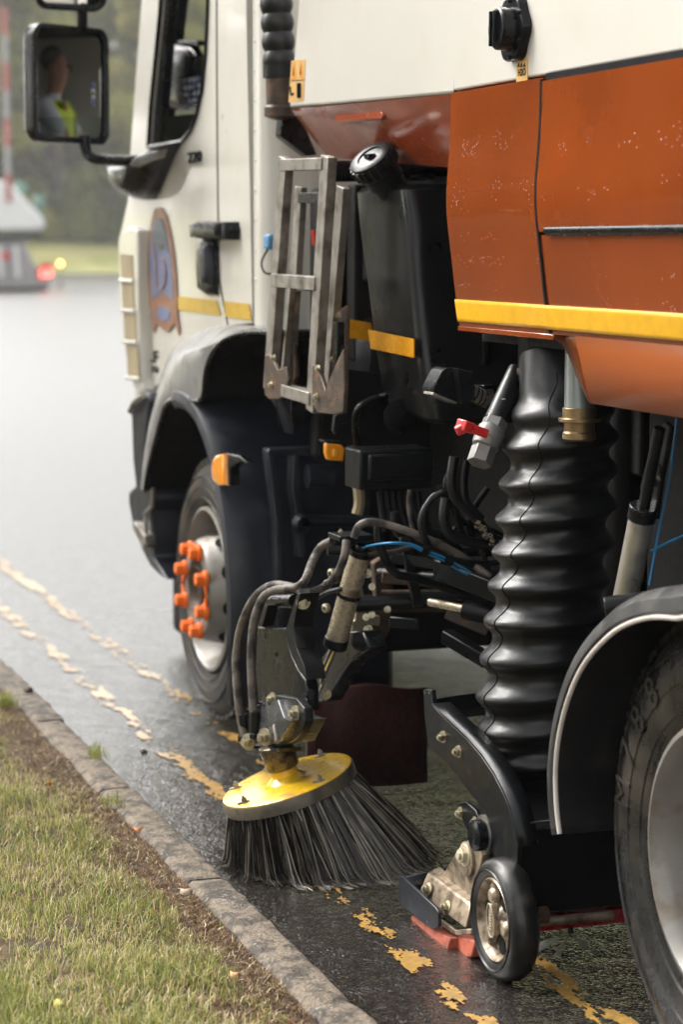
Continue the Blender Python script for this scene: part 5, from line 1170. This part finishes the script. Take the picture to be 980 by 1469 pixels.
# ================================================================== SIDE BRUSH
right2 = Vector((RR.x, RR.y, 0)).normalized(); fwd2 = Vector((RF.x, RF.y, 0)).normalized()
DC = P(411, 1117, Y=5.14); DN = (Vector((0, 0, 1)) - right2 * .315 - fwd2 * .045).normalized(); DR = .166
ux = (right2 - DN * right2.dot(DN)).normalized(); uy = DN.cross(ux)
b = MB(); b.lathe([(.0, 0), (.0, .045), (.0, DR * .94), (-.003, DR), (-.006, DR)], DC, DN, 72, u=ux)
sb = b.build('side_brush', M_DISC, T)
b = MB(); b.lathe([(-.005, DR + .002), (-.008, DR + .004), (-.036, DR + .004), (-.038, DR - .002), (-.038, 0)], DC, DN, 72, u=ux); b.build('disc_edge', M_RIMB, sb)
b = MB(); b.lathe([(-.001, .052), (.012, .034), (.03, .032), (.032, .0)], DC, DN, 32); b.build('boss', M_DISC, sb)
NK = DC + DN * .03
b = MB(); b.lathe([(0, .04), (.004, .0425), (.062, .0425), (.065, .036), (.065, 0)], NK, DN, 32); b.build('neck', mat('neck_metal', (.13, .11, .075), .28, metal=.7, var=.3, scale=30, dirt=(.02, .017, .013), dscale=24, dlo=.46, dhi=.56), sb)
for k, a in enumerate((2.75, 3.9, -.9, .9, 1.9)):
    p = DC + (ux * math.cos(a) + uy * math.sin(a)) * DR * .86; bb = MB(); bb.hexbolt(p, DN, .0065, .012); bb.bar(p + DN * .002 - ux * .018, p + DN * .002 + ux * .012, .003, .008, up=DN); bb.build('clip_bolt', M_STEEL, sb)
# bristles
rg = random.Random(11); b = MB(); bl = MB()
for ring_, nn in ((.157, 74), (.14, 62), (.115, 44)):
    for k in range(nn):
        a = (k + rg.uniform(-.4, .4)) / nn * 2 * math.pi; rad = ux * math.cos(a) + uy * math.sin(a)
        side_ = math.cos(a); tx = rg.gauss(0, .10); ty = rg.gauss(0, .06)
        for s_ in range(rg.randint(9, 15)):
            st = DC - DN * .036 + rad * (ring_ + rg.uniform(-.006, .006)) + ux * rg.uniform(-.004, .004) + uy * rg.uniform(-.004, .004)
            flare = .34 + .2 * max(0, side_) + rg.gauss(0, .07); tang = DN.cross(rad)
            d = (-DN + rad * flare * (ring_ / .157) + tang * (tx + rg.gauss(0, .035)) + rad * ty).normalized(); ln = .29 * rg.uniform(.9, 1.06) * (1 + .06 * max(0, side_))
            pts = []; p = st.copy(); v_ = d.copy(); N_ = 6
            for j in range(N_ + 1):
                pts.append(p.copy()); v_ = (v_ + Vector((0, 0, -.045)) + rad * .012).normalized(); nx_ = p + v_ * ln / N_
                if nx_.z < .006: nx_.z = .006 + rg.random() * .004
                if nx_.x < KX + .01 and nx_.z < KT + .01: nx_.x = KX + .01 + rg.random() * .01
                p = nx_
            (b if rg.random() < .72 else bl).tube(pts, [.0016, .0016, .0015, .0014, .0013, .0012, .0009], 3, caps=False, spline=False)
b.build('bristles', M_BRIST, sb); bl.build('pale_bristles', mat('bristle_tan', (.2, .175, .14), .4, metal=.2, var=.3, scale=30), sb)
# hydraulic motor and brackets above the disc
AX = lambda x, y, X: P(x, y, X=X)
mt = plate('motor_flange', [(388, 1003), (396, 997), (424, 1002), (436, 1016), (438, 1035), (432, 1052), (420, 1064), (404, 1070), (380, 1072), (372, 1066), (378, 1030)], 1.575, .022, M_SATIN, T, .003)
bolt(P(425, 1023, X=1.573), mt, .013, (-1, -.2, 0), M_ZINC, .014); bolt(P(392, 1002, X=1.573), mt, .011, (-1, -.2, 0), M_ZINC, .012)
mo = loft('hydraulic_motor', [sec(357, 1072, 402, 1066, 1.560, .09), sec(355, 1056, 406, 1056, 1.550, .09), sec(364, 1040, 418, 1034, 1.552, .09), sec(366, 1024, 408, 1030, 1.556, .08), sec(352, 1017, 398, 1004, 1.560, .08)], mat('motor_casting', (.045, .048, .052), .3, metal=.3, var=.3, scale=20, bump=.2, bscale=80, dirt=(.14, .12, .1), dscale=26), T, rad=.008, bevel=.002)
b = MB()
for k in range(4): c = P(361 + k * 8, 1016 - k * 2.4, X=1.556); b.bar(c, c + Vector((.06, 0, 0)), .014, .008, up=(0, 1, 0))
b.build('motor_rib', M_SATIN, mo, .002)
MB().bar(P(393, 1040, X=1.548), P(397, 1062, X=1.548), .008, .012).build('weld_bead', M_STEEL, mo, .002)
for x, y in ((357, 1064), (381, 1057)):
    c = P(x, y, X=1.545); f_ = MB().hexbolt(c, (-.9, -.5, 0), .015, .016).cyl(c, c + Vector((.04, .02, 0)), .013, 16).build('hydraulic_fitting', M_ZINC, mo)
MB().box(0, .001, 0, .001, 0, .001)
b = MB(); b.prism(pp([(350, 1068), (362, 1074), (384, 1072), (400, 1074), (398, 1079), (372, 1084), (352, 1080)], 1.560), (.06, 0, 0)); b.build('motor_base', M_SATIN, mo, .002)
# swing arm: folded channel
arm_ = plate('brush_arm', [(369, 899), (409, 901), (412, 920), (418, 940), (428, 962), (438, 975), (441, 990), (441, 1020), (400, 1012), (370, 1008), (366, 960)], 1.620, .03, M_BLACK, T, .004)
plate('arm_side', [(410, 902), (426, 851), (431, 851), (424, 880), (421, 900), (425, 930), (436, 955), (440, 975), (428, 962), (418, 940), (412, 920)], 1.605, .05, M_SATIN, arm_, .002)
plate('arm_fork', [(369, 899), (378, 870), (384, 868), (376, 899)], 1.610, .03, M_SATIN, arm_, .002)
b = MB(); b.cyl(P(388, 863, X=1.650), P(424, 862, X=1.650), .0185, 20); b.build('arm_pin', M_BLACK, arm_, .002)
bolt(P(435, 864, X=1.620), arm_, .012, (-.4, -1, 0), M_ZINC, .012); bolt(P(438, 900, X=1.7), arm_, .009, (-1, -.2, 0), M_STEEL); bolt(P(437, 937, X=1.7), arm_, .009, (-1, -.2, 0), M_STEEL); bolt(P(446, 925, X=1.72), arm_, .006, (-1, -.2, 0), M_ZINC)
for x, y in ((380, 912), (396, 938)): MB().lathe([(0, .006), (.003, .006), (.003, 0)], P(x, y, X=1.620), (-1, 0, 0), 12).build('weld_nut', M_SATIN, arm_)
lt = plate('arm_link', [(441, 968), (452, 958), (470, 930), (496, 905), (520, 905), (530, 930), (500, 950), (478, 985), (466, 1005), (452, 1008), (444, 996)], 1.80, .05, M_BLACK, T, .006)
yplate('mount_bracket', [(500, 898), (546, 880), (550, 926), (530, 930), (500, 922)], 5.45, .05, M_IRON, T, .004)
yplate('mount_plate', [(505, 893), (507, 918), (546, 926), (547, 912), (525, 908), (524, 896), (545, 898), (546, 884), (527, 883), (520, 840), (514, 840), (510, 890)], 5.40, .02, mat('worn_galvanised', (.32, .27, .18), .4, metal=.5, dirt=(.1, .07, .05), dscale=30), T, .002)
yplate('rusty_bracket', [(536, 808), (548, 800), (566, 812), (560, 905), (546, 930), (530, 925), (540, 860)], 5.42, .03, M_IRON, T, .004)
b = MB(); b.box(1.98, 2.4, 5.6, 5.8, .42, .55); b.build('lower_beam', M_MATT, T, .01)
# brush cylinder
q1 = P(516, 797, X=1.80); q0 = P(484, 915, X=1.765); d = (q1 - q0).normalized()
b = MB(); b.cyl(q0, q1, .0275, 32); bc_ = b.build('brush_cylinder', M_CYL, T)
MB().lathe([(-.005, .0275), (-.004, .03), (.004, .03), (.005, .0275)], q0.lerp(q1, .52), d, 32).build('rubber_ring', M_INK, bc_)
MB().cyl(q1, q1 + d * .016, .029, 32).cyl(q1 + d * .016, q1 + d * .028, .015, 16).build('end_cap', M_SATIN, bc_, .002)
MB().cyl(q0, q0 - d * .026, .031, 32).build('end_cap', M_SATIN, bc_, .003)
rb = P(460, 975, X=1.755); MB().cyl(q0 - d * .02, rb, .0095, 16).build('rod', M_CHROME, bc_)
b = MB(); e = (rb - q0).normalized(); sv_ = Vector((RR.x, RR.y, 0)); b.bar(rb - e * .01, rb + e * .008, .024, .016, up=sv_)
for s in (-1, 1): b.bar(rb + sv_ * s * .0095, rb + sv_ * s * .0095 + e * .045, .006, .016, up=sv_)
b.build('clevis', M_STEEL, bc_, .001); bolt(P(468, 996, X=1.74), bc_, .009, (-.3, -1, 0), M_ZINC, .01)
# hoses to the motor
def xh(name, pts, r, m=M_OLDHOSE): return MB().tube([P(x, y, X=X) for x, y, X in pts], r, 14).build(name, m, T)
h1 = xh('hydraulic_hose', [(351, 1056, 1.545), (345, 1030, 1.540), (340, 990, 1.535), (338, 945, 1.540), (344, 905, 1.550), (356, 872, 1.560), (372, 850, 1.580), (393, 839, 1.600), (418, 842, 1.620), (440, 850, 1.640), (462, 844, 1.71), (482, 826, 1.73), (494, 800, 1.74), (497, 776, 1.75)], .0105)
h2 = xh('hydraulic_hose', [(367, 1050, 1.550), (363, 1015, 1.545), (360, 960, 1.545), (361, 915, 1.550), (367, 880, 1.560), (380, 854, 1.580), (402, 845, 1.600), (424, 843, 1.620), (438, 832, 1.640), (447, 808, 1.70), (460, 785, 1.73), (477, 776, 1.75)], .0105)
h3 = xh('hydraulic_hose', [(508, 772, 1.77), (514, 756, 1.78), (528, 749, 1.80), (552, 752, 1.84), (590, 764, 1.90), (625, 779, 1.96), (665, 800, 2.03), (705, 830, 2.08)], .0098)
for hh, x, y in ((h1, 349, 1044), (h2, 366, 1040)):
    c = P(x, y, X=1.545); MB().cyl(c + Vector((0, 0, .035)), c + Vector((0, 0, -.02)), .0125, 18).cyl(c + Vector((0, 0, -.02)), c + Vector((0, .0, -.034)), .015, 6, flat=True).build('ferrule', M_SATIN, hh, .001)
b = MB(); b.lathe([(-.005, .0145), (.005, .0145)], P(377, 851, X=1.62), (.3, -.6, .6), 12); b.lathe([(-.006, .019), (.006, .019)], P(437, 841, X=1.68), (.5, -.6, -.1), 14); b.build('cable_tie', M_INK, h1)
b = MB(); a = P(489, 769, X=1.76); b.box(a.x - .02, a.x + .07, a.y - .05, a.y + .04, a.z - .008, a.z + .006); mn_ = b.build('hose_manifold', M_SATIN, T, .002); bolt(P(489, 766, X=1.77), mn_, .007, (0, 0, 1), M_ZINC)
xh('thin_hose', [(447, 862, 1.72), (470, 850, 1.74), (490, 845, 1.76), (500, 840, 1.8)], .006, M_RUBBER)
for x, y in ((472, 838), (484, 830), (478, 822), (470, 872)): c = P(x, y, X=1.82); MB().lathe([(0, .012), (.01, .012), (.012, .006)], c, (-1, -.4, 0), 10).build('pipe_fitting', M_ZINC, T)
# dark red rubber flap
b = MB(); rows = []
for k in range(13):
    t = k / 12; rows.append([P(440 + (612 - 440) * t, 985 + 3 * math.sin(t * 9), Y=5.72 + .003 * math.sin(t * 14)) * 1.0, P(440 + 172 * t, 1150, Y=5.72 + .003 * math.sin(t * 14))])
for r in rows: r[1].z = .02
b.grid(rows); b.build('spray_flap', M_REDB, T, solid=.012)
# ================================================================== SUCTION NOZZLE
NX = 1.79
sp = plate('nozzle_side_plate', [(607, 990), (612, 988), (619, 990), (621, 1012), (634, 1026), (647, 1039), (669, 1059), (690, 1084), (707, 1109), (722, 1138), (731, 1160), (739, 1192), (743, 1215), (742, 1245), (712, 1238), (703, 1212), (701, 1178), (694, 1160), (676, 1141), (662, 1122), (639, 1094), (615, 1072), (609, 1028)], NX, .012, M_SATIN, T, .002)
b = MB()
edge = [(620, 1010), (634, 1024), (648, 1037), (670, 1058), (692, 1083), (709, 1108), (724, 1137), (733, 1160), (741, 1192), (744, 1215)]
b.grid([[P(x, y, X=NX - .004) for x, y in edge], [P(x, y, X=NX - .004) + Vector((.045, 0, .0)) for x, y in edge]]); b.build('plate_flange', M_SATIN, sp, solid=.004)
for x, y in ((637, 1057), (659, 1078), (663, 1166)): bolt(P(x, y, X=NX), sp, .0095, (-1, -.25, 0), M_ZINC, .012)
plate('stop_bracket', [(656, 1152), (668, 1150), (682, 1162), (690, 1180), (684, 1196), (668, 1188)], NX - .002, .01, M_SATIN, sp, .002)
for x, y in ((610, 994), (616, 994)): MB().lathe([(0, .003), (.001, .003), (.001, 0)], P(x, y, X=NX), (-1, 0, 0), 8).build('rivet', M_STEEL, sp)
b = MB(); b.bar(P(621, 1014, X=NX + .02), P(700, 1002, X=2.0), .012, .035); b.bar(P(631, 1026, X=NX + .02), P(700, 1020, X=2.0), .01, .02); b.build('nozzle_frame', M_SATIN, T, .002)
xh('nozzle_cable', [(708, 1112, NX + .02), (722, 1122, NX + .05), (745, 1134, NX + .09), (760, 1150, NX + .12), (776, 1173, NX + .15)], .005, M_RUBBER)
# nozzle box: sloping hood
a = P(738, 1180, X=NX + .03); nb = MB()
nb.prism([Vector((NX + .05, y, z)) for y, z in ((4.2, .30), (4.24, .1), (4.4, .1), (4.4, .34))], (.9, 0, 0))
nz = nb.build('nozzle_box', M_MATT, T, .006)
plate('box_edge', [(733, 1183), (800, 1174), (801, 1177), (736, 1187)], NX + .03, .02, M_SATIN, nz)
b = MB(); x, Y = ctr_at(1140); c = P(x, 1140, Y=Y); b.lathe([(.03, .14), (-.02, .145), (-.10, .16), (-.16, .19)], c, (0, 0, 1), 40); b.build('hose_socket', M_SATIN, T)
# pivot disc, bronze link and block
piv = P(688, 1198, X=NX - .01)
b = MB(); b.lathe([(.01, .0), (.01, .034), (-.012, .034), (-.016, .028), (-.016, 0)], piv, (1, 0, 0), 30); pv = b.build('pivot_boss', M_BLACK, T)
MB().lathe([(.012, .038), (.012, .043), (.004, .043), (.004, .03)], piv + Vector((.004, 0, 0)), (1, 0, 0), 30).build('washer', M_STEEL, pv)
bolt(P(682, 1180, X=NX - .01), pv, .009, (-1, 0, 0), M_ZINC)
lk2 = plate('bronze_link', [(676, 1200), (689, 1212), (692, 1230), (688, 1250), (680, 1262), (678, 1305), (660, 1298), (643, 1270), (634, 1262), (612, 1252), (638, 1250), (655, 1222)], 1.80, .02, M_BRONZE, T, .003)
MB().lathe([(0, .038), (-.006, .038), (-.008, .034), (-.008, 0)], P(672, 1232, X=1.799), (1, 0, 0), 36).build('link_washer', M_BRONZE, lk2)
MB().hexbolt(P(668, 1227, X=1.791), (-1, -.1, .05), .0175, .014).build('big_bolt', mat('bolt_cream', (.55, .5, .36), .35, metal=.4), lk2, .001)
def zp(x, y, X): return P(x, y, X=X)
# sloping bronze casting: face, top and flange
A0, A1, A2, A3 = zp(613, 1252, 1.780), zp(676, 1297, 1.780), zp(668, 1333, 1.760), zp(600, 1283, 1.760)
b = MB(); off = Vector((.05, .03, .008)); b.hexa([A3, A2, A2 + off * 1.0, A3 + off, A0, A1, A1 + off * .8, A0 + off * .8]); bz = b.build('bronze_casting', M_BRONZE, T, .005, seg=3)
MB().bar(zp(628, 1318, 1.755), zp(654, 1338, 1.755), .006, .012).bar(zp(654, 1338, 1.755), zp(678, 1336, 1.760), .006, .012).build('casting_flange', M_BRONZE, bz, .002)
MB().bar(zp(640, 1258, 1.805), zp(678, 1290, 1.805), .03, .006).build('casting_ridge', M_BRONZE, bz, .002)
for x, y in ((615, 1276), (642, 1302)):
    c = zp(x, y, 1.765); bb = MB().hexbolt(c, (-.95, -.1, .35), .009, .012); bb.lathe([(0, .016), (.003, .016), (.004, .008)], c, (-.95, -.1, .35), 16); bb.build('bolt', M_ZINC, bz)
# channel tray
tr = plate('tray_side', [(573, 1258), (577, 1257), (625, 1302), (629, 1309), (629, 1329), (624, 1333), (612, 1328), (573, 1296)], 1.725, .008, M_GUARD, T, .002)
for x, y in ((613, 1308), (613, 1322)): MB().lathe([(0, .003), (.001, .003), (.001, 0)], zp(x, y, 1.725), (-1, 0, 0), 8).build('rivet', M_STEEL, tr)
b = MB(); p0 = zp(574, 1260, 1.728); p1 = zp(574, 1292, 1.728); q = Vector((.17, .06, 0)); b.add([p0, p1, p1 + q, p0 + q], [(0, 1, 2, 3)]); b.build('tray_end', M_GUARD, tr, solid=.006)
# red rubber blocks
R0, R1, R2, R3 = zp(590, 1313, 1.740), zp(646, 1346, 1.740), zp(640, 1370, 1.732), zp(588, 1325, 1.732)
b = MB(); o = Vector((.05, .0, -.0)); b.hexa([R3, R2, R2 + o, R3 + o, R0, R1, R1 + o, R0 + o]); rs = b.build('rubber_skid', M_REDR, T, .003)
b = MB(); R0, R1, R2, R3 = zp(655, 1340, 1.760), zp(682, 1350, 1.760), zp(676, 1374, 1.755), zp(653, 1374, 1.755); o = Vector((.06, 0, 0)); b.hexa([R3, R2, R2 + o, R3 + o, R0, R1, R1 + o, R0 + o]); b.build('skid_block', M_REDR, rs, .004)
# jockey wheel
WC = P(709, 1320, X=1.752); WR = .1285
b = MB(); rr = .088
b.lathe([(.0, rr + .001), (-.004, rr - .003), (.002, rr - .01), (.02, rr - .016), (.026, .05), (.014, .03), (.006, .022), (.0, .02), (0, 0)], WC, (1, 0, 0), 56)
jw = b.build('jockey_wheel', M_BRONZE, T)
b = MB(); b.lathe([(.014, rr), (-.002, rr + .002), (-.007, rr + .012), (-.008, rr + .02), (-.003, WR - .012), (.006, WR - .003), (.018, WR), (.034, WR), (.046, WR - .004), (.054, WR - .014), (.056, rr)], WC, (1, 0, 0), 64); b.lathe([(-.007, rr + .014), (-.011, rr + .016), (-.007, rr + .018)], WC, (1, 0, 0), 64); b.build('tyre', mat('solid_rubber', (.007, .007, .007), .34, coat=.08, var=.2, bump=.08, bscale=60, dirt=(.05, .042, .035), dscale=18, dlo=.56, dhi=.8), jw)
for k in range(3):
    a = k / 3 * 2 * math.pi + 1.2; d = Vector((0, math.cos(a), math.sin(a))); b = MB()
    b.lathe([(0, .020), (-.012, .017), (-.014, .01), (-.014, 0)], WC + Vector((.012, 0, 0)) + d * .05, (1, 0, 0), 16)
    b.bar(WC + d * .02 + Vector((.012, 0, 0)), WC + d * .078 + Vector((.014, 0, 0)), .02, .022, up=(1, 0, 0)); b.build('spoke', M_BRONZE, jw, .006, seg=3)
    MB().lathe([(0, .0175), (-.002, .0175), (-.002, 0)], WC + Vector((.012, 0, 0)) + Vector((0, math.cos(a + 1.05), math.sin(a + 1.05))) * .055, (1, 0, 0), 20).build('lightening_hole', M_MATT, jw)
b = MB(); pl_ = []
for k in range(24): a = k / 24 * 2 * math.pi; pl_.append(WC + Vector((-.006, math.cos(a) * .019 + math.sin(a) * .006, math.sin(a) * .034)))
b.prism(pl_, (.012, 0, 0)); cp_ = b.build('hub_badge', M_BRONZE, jw, .002)
b = MB(); b.tube([p + Vector((-.002, 0, 0)) for p in pl_] + [pl_[0] + Vector((-.002, 0, 0))], .0018, 6, spline=False)
for k in range(7): z = -.018 + k * .006; b.bar(WC + Vector((-.008, -.006, z)), WC + Vector((-.008, .006, z)), .002, .0022)
b.build('badge_ridge', mat('badge_edge', (.45, .38, .28), .4, metal=.5), cp_)
b = MB(); b.cyl(WC + Vector((.02, 0, 0)), WC + Vector((.12, 0, 0)), .018); b.build('wheel_axle', M_IRON, jw)
b = MB(); b.cyl(P(768, 1323, Y=4.25), P(880, 1313, Y=4.22), .0105, 16); b.build('spray_bar', M_BRONZE, T)
b = MB(); b.box(1.86, 2.6, 4.26, 4.29, .055, .085); b.build('red_blade', M_REDB2, T)
# fan of water from the nozzle jet
wm = bpy.data.materials.new('water_spray'); wm.use_nodes = True; n_ = wm.node_tree; n_.nodes.clear(); o_ = n_.nodes.new('ShaderNodeOutputMaterial'); vv = n_.nodes.new('ShaderNodeVolumeScatter'); vv.inputs['Density'].default_value = 45; vv.inputs['Anisotropy'].default_value = .3; n_.links.new(vv.outputs[0], o_.inputs['Volume'])
ap = P(819, 1338, Y=4.22); b = MB()
for x, y, w_ in ((765, 1362, .012), (800, 1372, .008), (842, 1358, .012)): b.tube([ap, P(x, y, Y=4.2)], [.001, w_], 12, spline=False)
sw = b.build('water_spray', wm, T); 
MB().cyl(ap + Vector((0, 0, .012)), ap, .006).build('spray_jet', M_BLACK, T)
